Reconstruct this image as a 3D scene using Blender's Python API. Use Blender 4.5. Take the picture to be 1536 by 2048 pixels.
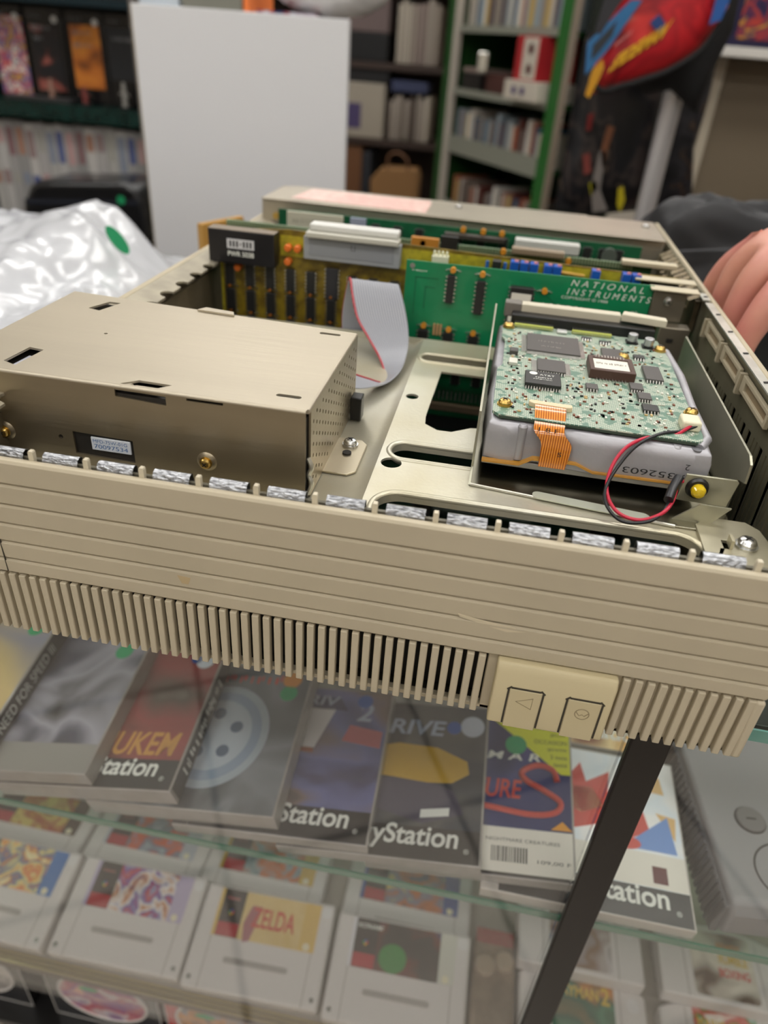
import bpy, math, random
from mathutils import Vector, Matrix, noise
from mathutils.geometry import tessellate_polygon

# ---------------------------------------------------------------- camera, world, lamps, exposure
for o in list(bpy.data.objects): bpy.data.objects.remove(o)
scene = bpy.context.scene
COL = scene.collection
EYE = 1.25                                   # height of the phone above the shop floor
R = ((0.9827186, -0.14969688, 0.10888067), (0.17266552, 0.52932666, -0.83066233), (0.06671412, 0.83510726, 0.54602664))
F = 1436.88
cam_d = bpy.data.cameras.new('camera'); cam = bpy.data.objects.new('camera', cam_d); COL.objects.link(cam)
m4 = Matrix(((*R[0], 0), (*R[1], 0), (*R[2], EYE), (0, 0, 0, 1)))
cam.matrix_world = m4
cam_d.sensor_fit = 'HORIZONTAL'; cam_d.sensor_width = 36; cam_d.lens = 36 * F / 1536
cam_d.clip_start = 0.02
cam_d.dof.use_dof = True; cam_d.dof.focus_distance = 0.335; cam_d.dof.aperture_fstop = 8.0
scene.camera = cam
scene.view_settings.view_transform = 'Standard'; scene.view_settings.look = 'None'
scene.view_settings.gamma = 1; scene.view_settings.exposure = 0.12; scene.view_settings.use_curve_mapping = False
world = bpy.data.worlds.new('world'); scene.world = world; world.use_nodes = True
world.node_tree.nodes['Background'].inputs[0].default_value = (0.9, 0.93, 1, 1)
world.node_tree.nodes['Background'].inputs[1].default_value = 0.25
LAMP_POWER = 9.0                             # emission strength of the ceiling lamps
LAMPS = [(-0.9, -1.9), (0.6, -1.9), (-0.9, -0.7), (0.6, -0.7), (-0.9, 0.8), (0.6, 0.8), (-0.9, 2.1), (0.5, 2.1), (-0.9, 3.2), (0.5, 3.2), (-2.3, 0.3), (1.8, 0.3)]  # unseen; front and far rows added to brighten the shell and drive metal
CEIL = 1.45                                  # ceiling above the eye

# ---------------------------------------------------------------- helpers
def ray(px, py):                             # viewing direction of a measured point of the photograph
    a, b = (px - 768) / F, -(py - 1024) / F
    return Vector(tuple(R[i][0] * a + R[i][1] * b - R[i][2] for i in range(3)))
def atY(px, py, Y): r = ray(px, py); return r * (Y / r.y)
def atZ(px, py, Z): r = ray(px, py); return r * (Z / r.z)
def atX(px, py, X): r = ray(px, py); return r * (X / r.x)

def c(h):
    v = [int(h[i:i + 2], 16) / 255 for i in (1, 3, 5)]
    return tuple(x / 12.92 if x <= .04045 else ((x + .055) / 1.055) ** 2.4 for x in v) + (1,)

MATS = {}
def mat(name, col, rough=.5, metal=0, spec=.5, bump=0, bscale=200, var=0, vscale=20, stretch=None, emis=0, trans=0, coat=0, alpha=1, vcol=None):
    if name in MATS: return MATS[name]
    m = bpy.data.materials.new(name); m.use_nodes = True; MATS[name] = m
    nt = m.node_tree; N = nt.nodes; L = nt.links; p = N['Principled BSDF']
    cc = c(col) if isinstance(col, str) else col
    p.inputs['Base Color'].default_value = cc; p.inputs['Roughness'].default_value = rough
    p.inputs['Metallic'].default_value = metal; p.inputs['Specular IOR Level'].default_value = spec
    p.inputs['Coat Weight'].default_value = coat; p.inputs['Transmission Weight'].default_value = trans
    if alpha < 1: p.inputs['Alpha'].default_value = alpha
    if emis: p.inputs['Emission Color'].default_value = cc; p.inputs['Emission Strength'].default_value = emis
    if bump or var:
        t = N.new('ShaderNodeTexCoord'); mp = N.new('ShaderNodeMapping'); L.new(t.outputs['Object'], mp.inputs[0])
        if stretch: mp.inputs['Scale'].default_value = stretch
    if var:
        n = N.new('ShaderNodeTexNoise'); n.inputs['Scale'].default_value = vscale; n.inputs['Detail'].default_value = 5; L.new(mp.outputs[0], n.inputs[0])
        mx = N.new('ShaderNodeMix'); mx.data_type = 'RGBA'
        a = vcol and c(vcol) or tuple(x * (1 - var) for x in cc[:3]) + (1,)
        mx.inputs[6].default_value = a; mx.inputs[7].default_value = cc
        rp = N.new('ShaderNodeMapRange'); rp.inputs[1].default_value = .35; rp.inputs[2].default_value = .6
        L.new(n.outputs[0], rp.inputs[0]); L.new(rp.outputs[0], mx.inputs[0]); L.new(mx.outputs[2], p.inputs['Base Color'])
    if bump:
        n = N.new('ShaderNodeTexNoise'); n.inputs['Scale'].default_value = bscale; n.inputs['Detail'].default_value = 3; L.new(mp.outputs[0], n.inputs[0])
        b = N.new('ShaderNodeBump'); b.inputs['Strength'].default_value = bump; b.inputs['Distance'].default_value = .001
        L.new(n.outputs[0], b.inputs['Height']); L.new(b.outputs[0], p.inputs['Normal'])
    return m

def art(name, cols, scale=30, kind='noise', rough=.35, seed=0, stretch=(1, 1, 1)):
    """printed artwork: blobs of the given colours"""
    if name in MATS: return MATS[name]
    m = bpy.data.materials.new(name); m.use_nodes = True; MATS[name] = m
    nt = m.node_tree; N = nt.nodes; L = nt.links; p = N['Principled BSDF']; p.inputs['Roughness'].default_value = rough
    t = N.new('ShaderNodeTexCoord'); mp = N.new('ShaderNodeMapping'); L.new(t.outputs['Object'], mp.inputs[0])
    mp.inputs['Location'].default_value = (seed * 1.37, seed * .71, seed * .3); mp.inputs['Scale'].default_value = stretch
    if kind == 'voronoi':
        n = N.new('ShaderNodeTexVoronoi'); n.inputs['Scale'].default_value = scale; L.new(mp.outputs[0], n.inputs[0])
        sp = N.new('ShaderNodeSeparateColor'); L.new(n.outputs['Color'], sp.inputs[0]); src = sp.outputs[0]
    else:
        n = N.new('ShaderNodeTexNoise'); n.inputs['Scale'].default_value = scale; n.inputs['Detail'].default_value = 2.5; n.inputs['Distortion'].default_value = .6
        L.new(mp.outputs[0], n.inputs[0])
        mr = N.new('ShaderNodeMapRange'); mr.inputs[1].default_value = .3; mr.inputs[2].default_value = .7; L.new(n.outputs[0], mr.inputs[0]); src = mr.outputs[0]
    r = N.new('ShaderNodeValToRGB'); L.new(src, r.inputs[0]); L.new(r.outputs[0], p.inputs['Base Color'])
    el = r.color_ramp.elements
    while len(el) < len(cols): el.new(.5)
    for i, h in enumerate(cols): el[i].position = i / max(1, len(cols) - 1 if kind != 'voronoi' else len(cols)); el[i].color = c(h)
    if kind == 'voronoi': r.color_ramp.interpolation = 'CONSTANT'
    return m

def glass(name, tint='#eef4f2', boost=1.0, base=0.0):
    if name in MATS: return MATS[name]
    m = bpy.data.materials.new(name); m.use_nodes = True; MATS[name] = m
    nt = m.node_tree; N = nt.nodes; L = nt.links; N.clear()
    o = N.new('ShaderNodeOutputMaterial'); tr = N.new('ShaderNodeBsdfTransparent'); tr.inputs[0].default_value = c(tint)
    g = N.new('ShaderNodeBsdfGlossy'); g.inputs['Roughness'].default_value = 0.02
    lw = N.new('ShaderNodeLayerWeight'); lw.inputs[0].default_value = .5                     # Schlick's law, the same from both sides of the thin pane
    pw = N.new('ShaderNodeMath'); pw.operation = 'POWER'; pw.inputs[1].default_value = 5; L.new(lw.outputs['Facing'], pw.inputs[0])
    ma = N.new('ShaderNodeMath'); ma.operation = 'MULTIPLY_ADD'; ma.inputs[1].default_value = .9 * boost; ma.inputs[2].default_value = .043 * boost + base; L.new(pw.outputs[0], ma.inputs[0])
    mx = N.new('ShaderNodeMixShader'); L.new(ma.outputs[0], mx.inputs[0]); L.new(tr.outputs[0], mx.inputs[1]); L.new(g.outputs[0], mx.inputs[2]); L.new(mx.outputs[0], o.inputs[0])
    return m

def put(o, kw):
    for k in ('label', 'category', 'group', 'kind'):
        if kw.get(k): o[k] = kw[k]

def thing(name, label, cat, loc=(0, 0, 0), rot=(0, 0, 0), group=None):
    o = bpy.data.objects.new(name, None); COL.objects.link(o); o.empty_display_size = .01
    o.location = (loc[0], loc[1], loc[2] + EYE); o.rotation_euler = rot
    o['label'] = label; o['category'] = cat
    if group: o['group'] = group
    return o

def origin(parent):                           # accumulated place of an (unrotated) thing
    v = Vector((0, 0, 0)); p = parent
    while p: v += p.location; p = p.parent
    return v

class M:
    def __init__(s): s.v = []; s.f = []
    def add(s, vs, fs):
        k = len(s.v); s.v += [tuple(v) for v in vs]; s.f += [tuple(i + k for i in f) for f in fs]; return s
    def box(s, x0, x1, y0, y1, z0, z1):
        vs = [(x, y, z) for z in (z0, z1) for y in (y0, y1) for x in (x0, x1)]
        return s.add(vs, [(0, 2, 3, 1), (4, 5, 7, 6), (0, 1, 5, 4), (2, 6, 7, 3), (0, 4, 6, 2), (1, 3, 7, 5)])
    def obox(s, o, a, b, d):                  # corner o and three edge vectors
        o, a, b, d = map(Vector, (o, a, b, d))
        vs = [o + a * i + b * j + d * k for k in (0, 1) for j in (0, 1) for i in (0, 1)]
        return s.add(vs, [(0, 2, 3, 1), (4, 5, 7, 6), (0, 1, 5, 4), (2, 6, 7, 3), (0, 4, 6, 2), (1, 3, 7, 5)])
    def cyl(s, p, q, r, n=20, r2=None, cap=True):
        p, q = Vector(p), Vector(q); d = (q - p).normalized(); a = d.orthogonal().normalized(); b = d.cross(a)
        r2 = r if r2 is None else r2; vs = []
        for i in range(n):
            t = 2 * math.pi * i / n; w = a * math.cos(t) + b * math.sin(t); vs += [p + w * r, q + w * r2]
        fs = [(2 * i, 2 * ((i + 1) % n), 2 * ((i + 1) % n) + 1, 2 * i + 1) for i in range(n)]
        if cap: fs += [tuple(2 * i for i in range(n))[::-1], tuple(2 * i + 1 for i in range(n))]
        return s.add(vs, fs)
    def prism(s, poly, fn, h):                # poly in 2-D, fn(u,v,w) -> 3-D, extruded w 0..h
        n = len(poly); vs = [fn(u, v, 0) for u, v in poly] + [fn(u, v, h) for u, v in poly]
        fs = [tuple(range(n))[::-1], tuple(range(n, 2 * n))] + [(i, (i + 1) % n, n + (i + 1) % n, n + i) for i in range(n)]
        return s.add(vs, fs)
    def holed(s, outer, holes, fn, h):        # sheet with real holes
        loops = [outer] + holes; flat = [p for l in loops for p in l]
        tri = tessellate_polygon([[Vector((p[0], p[1], 0)) for p in l] for l in loops]); n = len(flat)
        vs = [fn(u, v, 0) for u, v in flat] + [fn(u, v, h) for u, v in flat]
        fs = [tuple(t) for t in tri] + [tuple(i + n for i in t)[::-1] for t in tri]; k = 0
        for l in loops:
            m_ = len(l); fs += [(k + i, k + (i + 1) % m_, n + k + (i + 1) % m_, n + k + i) for i in range(m_)]; k += m_
        return s.add(vs, fs)
    def tube(s, pts, r, n=10, closed=False, taper=None):
        pts = [Vector(p) for p in pts]; k = len(pts); vs = []; up = None
        for i, p in enumerate(pts):
            a = pts[(i - 1) % k] if closed or i else p; b = pts[(i + 1) % k] if closed or i < k - 1 else p
            d = (b - a).normalized()
            if up is None: up = d.orthogonal().normalized()
            up = (up - d * up.dot(d)); up = up.normalized() if up.length > 1e-6 else d.orthogonal().normalized()
            w = d.cross(up); rr = r * (taper[i] if taper else 1)
            vs += [p + (up * math.cos(2 * math.pi * j / n) + w * math.sin(2 * math.pi * j / n)) * rr for j in range(n)]
        fs = []
        for i in range(k if closed else k - 1):
            for j in range(n): a = i * n; b = ((i + 1) % k) * n; fs.append((a + j, a + (j + 1) % n, b + (j + 1) % n, b + j))
        if not closed: fs += [tuple(range(n))[::-1], tuple((k - 1) * n + j for j in range(n))]
        return s.add(vs, fs)
    def loft(s, A, B, t=0.0008):              # thick ribbon between two edge curves
        A = [Vector(a) for a in A]; B = [Vector(b) for b in B]; n = len(A); vs = []
        for i in range(n):
            d = (A[min(i + 1, n - 1)] - A[max(i - 1, 0)]); nn = (B[i] - A[i]).cross(d).normalized() * t
            vs += [A[i], B[i], B[i] + nn, A[i] + nn]
        fs = [(0, 1, 2, 3)]
        for i in range(n - 1):
            for j in range(4): a = i * 4; fs.append((a + j, a + (j + 1) % 4, a + 4 + (j + 1) % 4, a + 4 + j))
        fs.append(tuple(4 * (n - 1) + j for j in (3, 2, 1, 0)))
        return s.add(vs, fs)
    def out(s, name, m, parent=None, A=True, bevel=0, seg=2, smooth=35, at=None, **kw):
        """link as ONE mesh. A: vertices are given relative to the eye, else local to the parent"""
        vs = [Vector(v) for v in s.v]; off = Vector((0, 0, 0))
        if A: vs = [v + Vector((0, 0, EYE)) for v in vs]
        if parent is not None and A: w = origin(parent); vs = [v - w for v in vs]
        if parent is None and A:
            lo = Vector([min(v[i] for v in vs) for i in range(3)]); hi = Vector([max(v[i] for v in vs) for i in range(3)])
            off = Vector(((lo.x + hi.x) / 2, (lo.y + hi.y) / 2, lo.z)); vs = [v - off for v in vs]
        me = bpy.data.meshes.new(name); me.from_pydata(vs, [], s.f); me.validate()
        import bmesh
        bm = bmesh.new(); bm.from_mesh(me); bmesh.ops.recalc_face_normals(bm, faces=bm.faces); bm.to_mesh(me); bm.free()
        me.materials.append(m)
        if smooth:
            me.polygons.foreach_set('use_smooth', [True] * len(me.polygons)); me.set_sharp_from_angle(angle=math.radians(smooth))
        o = bpy.data.objects.new(name, me); COL.objects.link(o)
        if parent is not None: o.parent = parent
        o.location = at if at is not None else off
        if bevel:
            b = o.modifiers.new('bevel', 'BEVEL'); b.width = bevel; b.segments = seg; b.limit_method = 'ANGLE'; b.angle_limit = math.radians(40)
        put(o, kw); return o

def text(s, width, o, u, v, m, parent, A=True, name='lettering', shear=0, height=None, ext=.0001, bold=0, centre=False, **kw):
    if s[0] == '#':                          # print too faint to read: a row of small strokes
        o, u, v = Vector(o), Vector(u).normalized(), Vector(v).normalized(); n = u.cross(v); h = height or width * .15; k = M(); x = 0; rn = random.Random(len(s) * 7 + int(width * 1e5))
        while x < width:
            w_ = h * rn.uniform(.12, .3); y_ = rn.choice((0, 0, .3)); k.obox(o + u * x + v * h * y_, u * w_, v * h * (1 - y_) * rn.choice((1, .75)), n * ext); x += w_ + h * rn.choice((.12, .2, .5))
        return k.out(name, m, parent, A=A, smooth=0, **kw)
    cu = bpy.data.curves.new('t', 'FONT'); cu.body = s; cu.size = 1; cu.shear = shear; cu.extrude = .0; cu.offset = bold
    ob = bpy.data.objects.new('t', cu); me = ob.to_mesh()
    vs = [Vector(x.co) for x in me.vertices]; fs = [tuple(p.vertices) for p in me.polygons]
    x0 = min(a.x for a in vs); x1 = max(a.x for a in vs); y0 = min(a.y for a in vs); y1 = max(a.y for a in vs)
    sx = width / (x1 - x0); sy = height / (y1 - y0) if height else sx
    ob.to_mesh_clear(); bpy.data.objects.remove(ob); bpy.data.curves.remove(cu)
    o, u, v = Vector(o), Vector(u).normalized(), Vector(v).normalized(); n = u.cross(v)
    if centre: o = o - u * width / 2 - v * (y1 - y0) * sy / 2
    k = M(); k.add([o + u * (a.x - x0) * sx + v * (a.y - y0) * sy + n * ext for a in vs], fs)
    return k.out(name, m, parent, A=A, smooth=0, **kw)

def stadium(x0, x1, y0, y1, n=8, r=None):
    r = min(x1 - x0, y1 - y0) / 2 if r is None else r; P = []
    for cx, cy, a in ((x1 - r, y1 - r, 0), (x0 + r, y1 - r, 90), (x0 + r, y0 + r, 180), (x1 - r, y0 + r, 270)):
        for i in range(n + 1): t = math.radians(a + 90 * i / n); P.append((cx + r * math.cos(t), cy + r * math.sin(t)))
    return P
def circle(x, y, r, n=18): return [(x + r * math.cos(2 * math.pi * i / n), y + r * math.sin(2 * math.pi * i / n)) for i in range(n)]
def spline(P, k=6):
    P = [Vector(p) for p in P]; out = []
    for i in range(len(P) - 1):
        a, b, d, e = P[max(i - 1, 0)], P[i], P[i + 1], P[min(i + 2, len(P) - 1)]
        for j in range(k):
            t = j / k; out.append(.5 * ((2 * b) + (d - a) * t + (2 * a - 5 * b + 4 * d - e) * t * t + (3 * b - a - 3 * d + e) * t ** 3))
    return out + [P[-1]]
def dup(root, loc=None, rot=None, label=None, group=None):
    r = root.copy(); COL.objects.link(r)
    if loc is not None: r.location = (loc[0], loc[1], loc[2] + EYE)
    if rot is not None: r.rotation_euler = rot
    if label: r['label'] = label
    if group: r['group'] = group
    for ch in list(root.children):
        k = ch.copy(); COL.objects.link(k); k.parent = r
        for g in ch.children: d = g.copy(); COL.objects.link(d); d.parent = k
    return r
XY = lambda z: (lambda u, v, w: (u, v, z + w))
XZ = lambda y: (lambda u, v, w: (u, y + w, v))
YZ = lambda x: (lambda u, v, w: (x + w, u, v))
UX, UY, UZ = (1, 0, 0), (0, 1, 0), (0, 0, 1)

# ---------------------------------------------------------------- materials
beige = mat('aged_beige_plastic', '#bdb29a', .5, bump=.05, bscale=900, var=.05, vscale=25)
beige_in = mat('beige_plastic_inside', '#b3a88f', .55)
button_m = mat('yellowed_plastic', '#c6b995', .5, bump=.05, bscale=900)
groove_m = mat('dark_seam', '#3a352b', .8)
zinc = mat('zinc_steel', '#d0cdbe', .36, .6, var=.22, vscale=14, vcol='#c0b99f', bump=.08, bscale=500)
zinc_light = mat('zinc_light', '#cfccbf', .38, .85, var=.12, vscale=30)
brushed_shaded = mat('brushed_steel_shaded', '#a89c85', .36, .9, var=.22, vscale=12, bump=.12, bscale=260, stretch=(.12, 1, 1.6))  # darker copy of brushed steel: dimmer reflection of the upright faces put into colour
brushed = mat('brushed_steel', '#c2b8a4', .42, .55, var=.16, vscale=12, bump=.12, bscale=260, stretch=(.12, 1, 1.6))
chrome_m = mat('bright_spring_metal', '#b4b6ba', .28, 1, var=.6, vscale=900, bump=.5, bscale=900, stretch=(.4, 1, 1))
screw_m = mat('screw_steel', '#cfd0cf', .25, 1)
brass = mat('brass_screw', '#c9a961', .3, 1)
cast = mat('cast_aluminium', '#b5b4b9', .5, .55, bump=.3, bscale=160, var=.12, vscale=60)
black = mat('black_plastic', '#141414', .4)
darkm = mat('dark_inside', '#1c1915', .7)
chip_m = mat('chip_black', '#232322', .42)
chip_g = mat('chip_grey', '#4a4744', .4)
pin_m = mat('tinned_pins', '#d8d8d2', .25, .9)
white_ink = mat('white_print', '#e6e8e0', .6)
black_ink = mat('black_print', '#161616', .6)
white_p = mat('white_paper', '#e4e0d4', .6)
green_dot = mat('green_sticker', '#1f9a63', .4)
amber = mat('amber_capacitor', '#d08d2c', .35)
# ================================================================ THE SHOP
def tile_mat():
    m = mat('beige_floor_tiles', '#b7a78f', .3); nt = m.node_tree; N = nt.nodes; L = nt.links; p = N['Principled BSDF']
    t = N.new('ShaderNodeTexCoord'); mp = N.new('ShaderNodeMapping'); mp.inputs['Rotation'].default_value = (0, 0, math.radians(28)); L.new(t.outputs['Object'], mp.inputs[0])
    b = N.new('ShaderNodeTexBrick'); b.offset = 0; b.inputs['Color1'].default_value = c('#c6bdb2'); b.inputs['Color2'].default_value = c('#bbb2a7'); b.inputs['Mortar'].default_value = c('#4a423a')
    b.inputs['Scale'].default_value = 1; b.inputs['Brick Width'].default_value = .45; b.inputs['Row Height'].default_value = .45; b.inputs['Mortar Size'].default_value = .006; b.inputs['Mortar Smooth'].default_value = 0
    L.new(mp.outputs[0], b.inputs[0]); L.new(b.outputs[0], p.inputs['Base Color']); return m
wallm = mat('pale_wall_paint', '#b9b1a5', .8)
M().box(-3.4, 2.8, -2.6, 4.3, -1.29, -1.25).out('floor', tile_mat(), kind='structure', smooth=0)
M().box(-3.4, 2.8, -2.6, 4.3, CEIL, CEIL + .05).out('ceiling', mat('ceiling_white', '#d8d4cc', .8), kind='structure', smooth=0)
M().box(-3.4, 2.8, 4.3, 4.35, -1.25, CEIL).out('wall_back', wallm, kind='structure', smooth=0)
M().box(-3.4, 2.8, -2.65, -2.6, -1.25, CEIL).out('wall_front', wallm, kind='structure', smooth=0)
M().box(-3.45, -3.4, -2.6, 4.3, -1.25, CEIL).out('wall_left', wallm, kind='structure', smooth=0)
M().box(2.8, 2.85, -2.6, 4.3, -1.25, CEIL).out('wall_right', wallm, kind='structure', smooth=0)
lamp_m = mat('lamp_diffuser', (1, .98, .945, 1), .5, emis=LAMP_POWER)
lamp_f = mat('lamp_frame', '#dddddd', .5)
for i, (x, y) in enumerate(LAMPS):
    t = thing('ceiling_light', 'white rectangular ceiling light panel', 'light', (x, y, CEIL - .04), group='ceiling light panels')
    M().box(x - .62, x + .62, y - .17, y + .17, CEIL - .04, CEIL - .001).out('frame', lamp_f, t, smooth=0)
    M().box(x - .6, x + .6, y - .15, y + .15, CEIL - .046, CEIL - .04).out('diffuser', lamp_m, t, smooth=0)

# ---------------------------------------------------------------- glass display counter
cl = thing('display_counter', 'glass shop counter with shelves of games and a dark post, under the opened computer', 'counter', (-.2, .5, -1.25))
pane = glass('counter_glass', '#fefefe', 1.2, .015)
top_g = glass('counter_top_glass', '#f7fcf9', 1, 0)
edge_m = mat('green_glass_edge', '#3f7d63', .12, coat=1)
edge_t = mat('teal_glass_edge', '#5c948a', .15, coat=1)
post_m = mat('dark_bronze_post', '#1d1815', .32, .3)
CX0, CX1, CY0, CY1 = -1.6, 1.25, .257, .94
M().box(CX0, CX1, CY0 + .001, CY1, -.2665, -.2590).out('glass_top', top_g, cl, smooth=0)
M().box(CX0, CX1, CY0, CY0 + .001, -.2665, -.2590).out('glass_edge', edge_t, cl, smooth=0)
M().box(CX0, CX1, .268, .292, -.2695, -.2668).out('top_rail', black, cl, bevel=.001)
M().box(.0985, .1182, .2572, .2622, -1.25, -.2671).out('post', post_m, cl, bevel=.001)
for x in (CX0, CX1 - .02): M().box(x, x + .02, .2572, .276, -1.25, -.2671).out('post', post_m, cl, bevel=.001)
M().box(CX0 + .02, .098, .2625, .2665, -.7560, -.2675).out('front_pane', pane, cl, smooth=0)
M().box(.1185, CX1 - .02, .2625, .2665, -.7560, -.2675).out('front_pane', pane, cl, smooth=0)
SH1 = -.4825
M().box(CX0, CX1, .279, CY1, SH1 - .006, SH1).out('glass_shelf', glass('shelf_glass', '#eff7f2', 1.0, 0), cl, smooth=0)
M().box(CX0, CX1, .2775, .279, SH1 - .006, SH1).out('shelf_edge', edge_m, cl, smooth=0)
SH2 = -.741
M().box(CX0, CX1, .284, CY1, SH2 - .012, SH2).out('lower_shelf', mat('shelf_board', '#a39b8f', .6), cl, smooth=0)
rail_b = mat('brown_rail', '#57483c', .35, .3); rail_g = mat('gold_rail', '#a79769', .3, .7)
M().box(CX0, CX1, .2755, .284, SH2 - .014, SH2 - .002).out('shelf_rail', rail_b, cl, smooth=0)
for k in range(3): M().box(CX0, CX1, .2745 + .0036 * k, .2768 + .0036 * k, SH2 - .0022, SH2 - .0002 + .0006 * k).out('rail_lip', rail_g, cl, bevel=.0003)
M().box(CX0, CX1, .268, CY1, -.872, -.862).out('bottom_shelf', mat('black_shelf', '#161515', .35), cl, smooth=0)
M().box(CX0, CX1, CY1, CY1 + .01, -1.25, -.267).out('back_board', mat('counter_back', '#5a5149', .6), cl, smooth=0)
for x in (CX0, CX1 - .01): M().box(x, x + .01, .277, CY1, -1.25, -.267).out('side_panel', mat('counter_side', '#6b625a', .6), cl, smooth=0)

# ================================================================ THE OPENED COMPUTER
pc = thing('desktop_computer', 'opened beige vintage desktop computer lying on the glass counter, cover removed', 'computer', (0, .48, -.258))
# --- ribbed side of the beige shell
X0, XR = -.250, .1345
prof = [(.2355, -.1560), (.2330, -.1552), (.2318, -.1554), (.2310, -.1566)]
for g in (-.1662, -.1768, -.1870, -.1970, -.2068):
    prof += [(.2310, g), (.2328, g - .0004), (.2328, g - .0012), (.2306, g - .0021)]
prof += [(.2308, -.2148), (.2318, -.2158), (.2338, -.2160), (.2338, -.2166), (.2362, -.2166)]
m = M(); n = len(prof)
vs = [(X0, y, z) for y, z in prof] + [(XR - .0012, y, z) for y, z in prof] + [(XR, y + .001 if y < .233 else y, z) for y, z in prof]
m.add(vs, [(i, i + 1, n + i + 1, n + i) for i in range(n - 1)] + [(n + i, n + i + 1, 2 * n + i + 1, 2 * n + i) for i in range(n - 1)] + [(2 * n - 1, n - 1, 0, n), (2 * n, n, 2 * n - 1, 3 * n - 1), tuple(range(n)), tuple(range(2 * n, 3 * n))])
m.out('shell_side', beige, pc, smooth=25)
M().box(-.2023, -.2018, .2306, .2312, -.2148, -.1972).out('panel_seam', groove_m, pc, smooth=0)
# --- vent grille below it
GB = -.2515; P5 = .00508
xs = [-.1777 + P5 * i + .0004 for i in range(-16, 62)]
for part_ in (0, 1):
    m = M()
    for x in xs:
        if .0215 < x + .0015 < .0735 or x + .003 > XR + .001 or (x > .05) != bool(part_): continue
        m.obox((x, .2345, GB + .0005), (.00315, 0, 0), (0, -.0040, 0), (0, 0, .0343))
    m.out('grille_ribs', beige, pc, bevel=.0005)
m = M(); m.box(X0, XR, .2335, .2375, -.2178, -.2160); m.box(X0, XR, .2338, .2375, GB, GB + .0022)
m.box(X0, -.1788, .2338, .2375, GB, -.2160); m.box(.0200, XR - .0010, .2338, .2375, GB, -.2160)
m.out('grille_back', beige, pc, bevel=.0004)
m = M(); m.obox((XR - .0042, .2345, GB + .0002), (.0042, 0, 0), (0, -.0040, 0), (0, 0, .0346)); m.out('grille_end', beige, pc, bevel=.0012)
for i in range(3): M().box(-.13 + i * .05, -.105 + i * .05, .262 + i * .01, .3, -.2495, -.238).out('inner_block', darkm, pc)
M().box(-.1785, .0215, .2425, .2440, -.2495, -.2185).out('grille_shade_sheet', darkm, pc, smooth=0)  # added dark sheet, stands in for the shade behind the open slots
# --- clip-on switch with two buttons
sw = M().prism([(.2338, -.2162), (.2285, -.2162), (.2262, -.2195), (.2262, -.2508), (.2275, -.2520), (.2338, -.2520)], lambda u, v, w: (.0240 + w, u, v), .0505).out('switch_block', button_m, pc, bevel=.0008)
for bx0, bx1, zt in ((.0302, .0459, -.2276), (.0552, .0710, -.2278)):
    M().box(bx0 + .001, bx1 - .001, .2257, .2266, -.2518, zt - .001).out('button', button_m, sw, bevel=.0003)
    w = .0008; m = M(); m.box(bx0, bx0 + w, .22585, .2264, -.2500, zt - .0015); m.box(bx1 - w, bx1, .22585, .2264, -.2500, zt - .0015)
    m.box(bx0 + .0015, bx1 - .0015, .22585, .2264, zt - w, zt); m.obox((bx0, .22585, zt - .0018), (.0018, 0, .0018), (0, .0005, 0), (-.0005, 0, .0005)); m.obox((bx1, .22585, zt - .0018), (-.0018, 0, .0018), (0, .0005, 0), (.0005, 0, .0005))
    m.out('button_gap', groove_m, sw, smooth=0)
eng = mat('engraved_line', '#8d7f63', .7)
M().tube([(.0345, .2257, -.2354), (.0415, .2257, -.2322), (.0415, .2257, -.2388)], .00022, 6, closed=True).out('triangle_mark', eng, sw)
M().tube([(.0631 + .0030 * math.cos(a * .314), .2257, -.2362 + .0030 * math.sin(a * .314)) for a in range(20)], .00022, 6, closed=True).out('round_mark', eng, sw)
M().tube([(.0604, .2257, -.2352), (.0620, .2257, -.2372), (.0632, .2257, -.2364), (.0642, .2257, -.2372), (.0658, .2257, -.2352)], .00022, 6).out('round_mark', eng, sw)
# tape mark and stain on the ribs
M().prism([(-.1190, -.2005), (-.1128, -.2010), (-.1142, -.2048), (-.1172, -.2048)], XZ(.23065), .0003).out('tape_mark', mat('tape_mark', '#b9a47e', .45), pc, smooth=0)
M().prism([(.0040, -.1960), (.0120, -.1972), (.0260, -.1985), (.0330, -.2000), (.0250, -.2016), (.0150, -.1995), (.0050, -.1975)], XZ(.23065), .0003).out('scuff_mark', mat('scuff', '#cfc3a8', .3), pc, smooth=0)
# --- spring clips along the top edge
tabx = [-.1809 + .02436 * k for k in range(-3, 13)]
for k, x in enumerate(tabx):
    M().prism([(-.0011, 0), (.0011, 0), (.0011, .0068), (.0008, .0074), (-.0008, .0074), (-.0011, .0068)], lambda u, v, w, x=x: (x + u, .2356 + w, -.1592 + v), .0022).out('plastic_tab', mat('pale_tab', '#cfc6b0', .5), pc, smooth=0)
    if x + .02 < .129:
        m = M()
        q = [(.2362, -.1590), (.2362, -.1556), (.2372, -.1538), (.2390, -.1533), (.2408, -.1542), (.2414, -.1570), (.2414, -.1640)]
        for a, b in zip(q[:-1], q[1:]): m.obox((x + .0044, *a), (.0157, 0, 0), (0, b[0] - a[0], b[1] - a[1]), (0, .0002, .0002))
        m.out('spring_clip', chrome_m, pc, smooth=50)
m = M(); m.box(X0, .130, .2376, .2392, -.1640, -.1562); m.out('clip_strip', mat('grey_strip', '#6e6a5c', .5, .3), pc)
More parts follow.
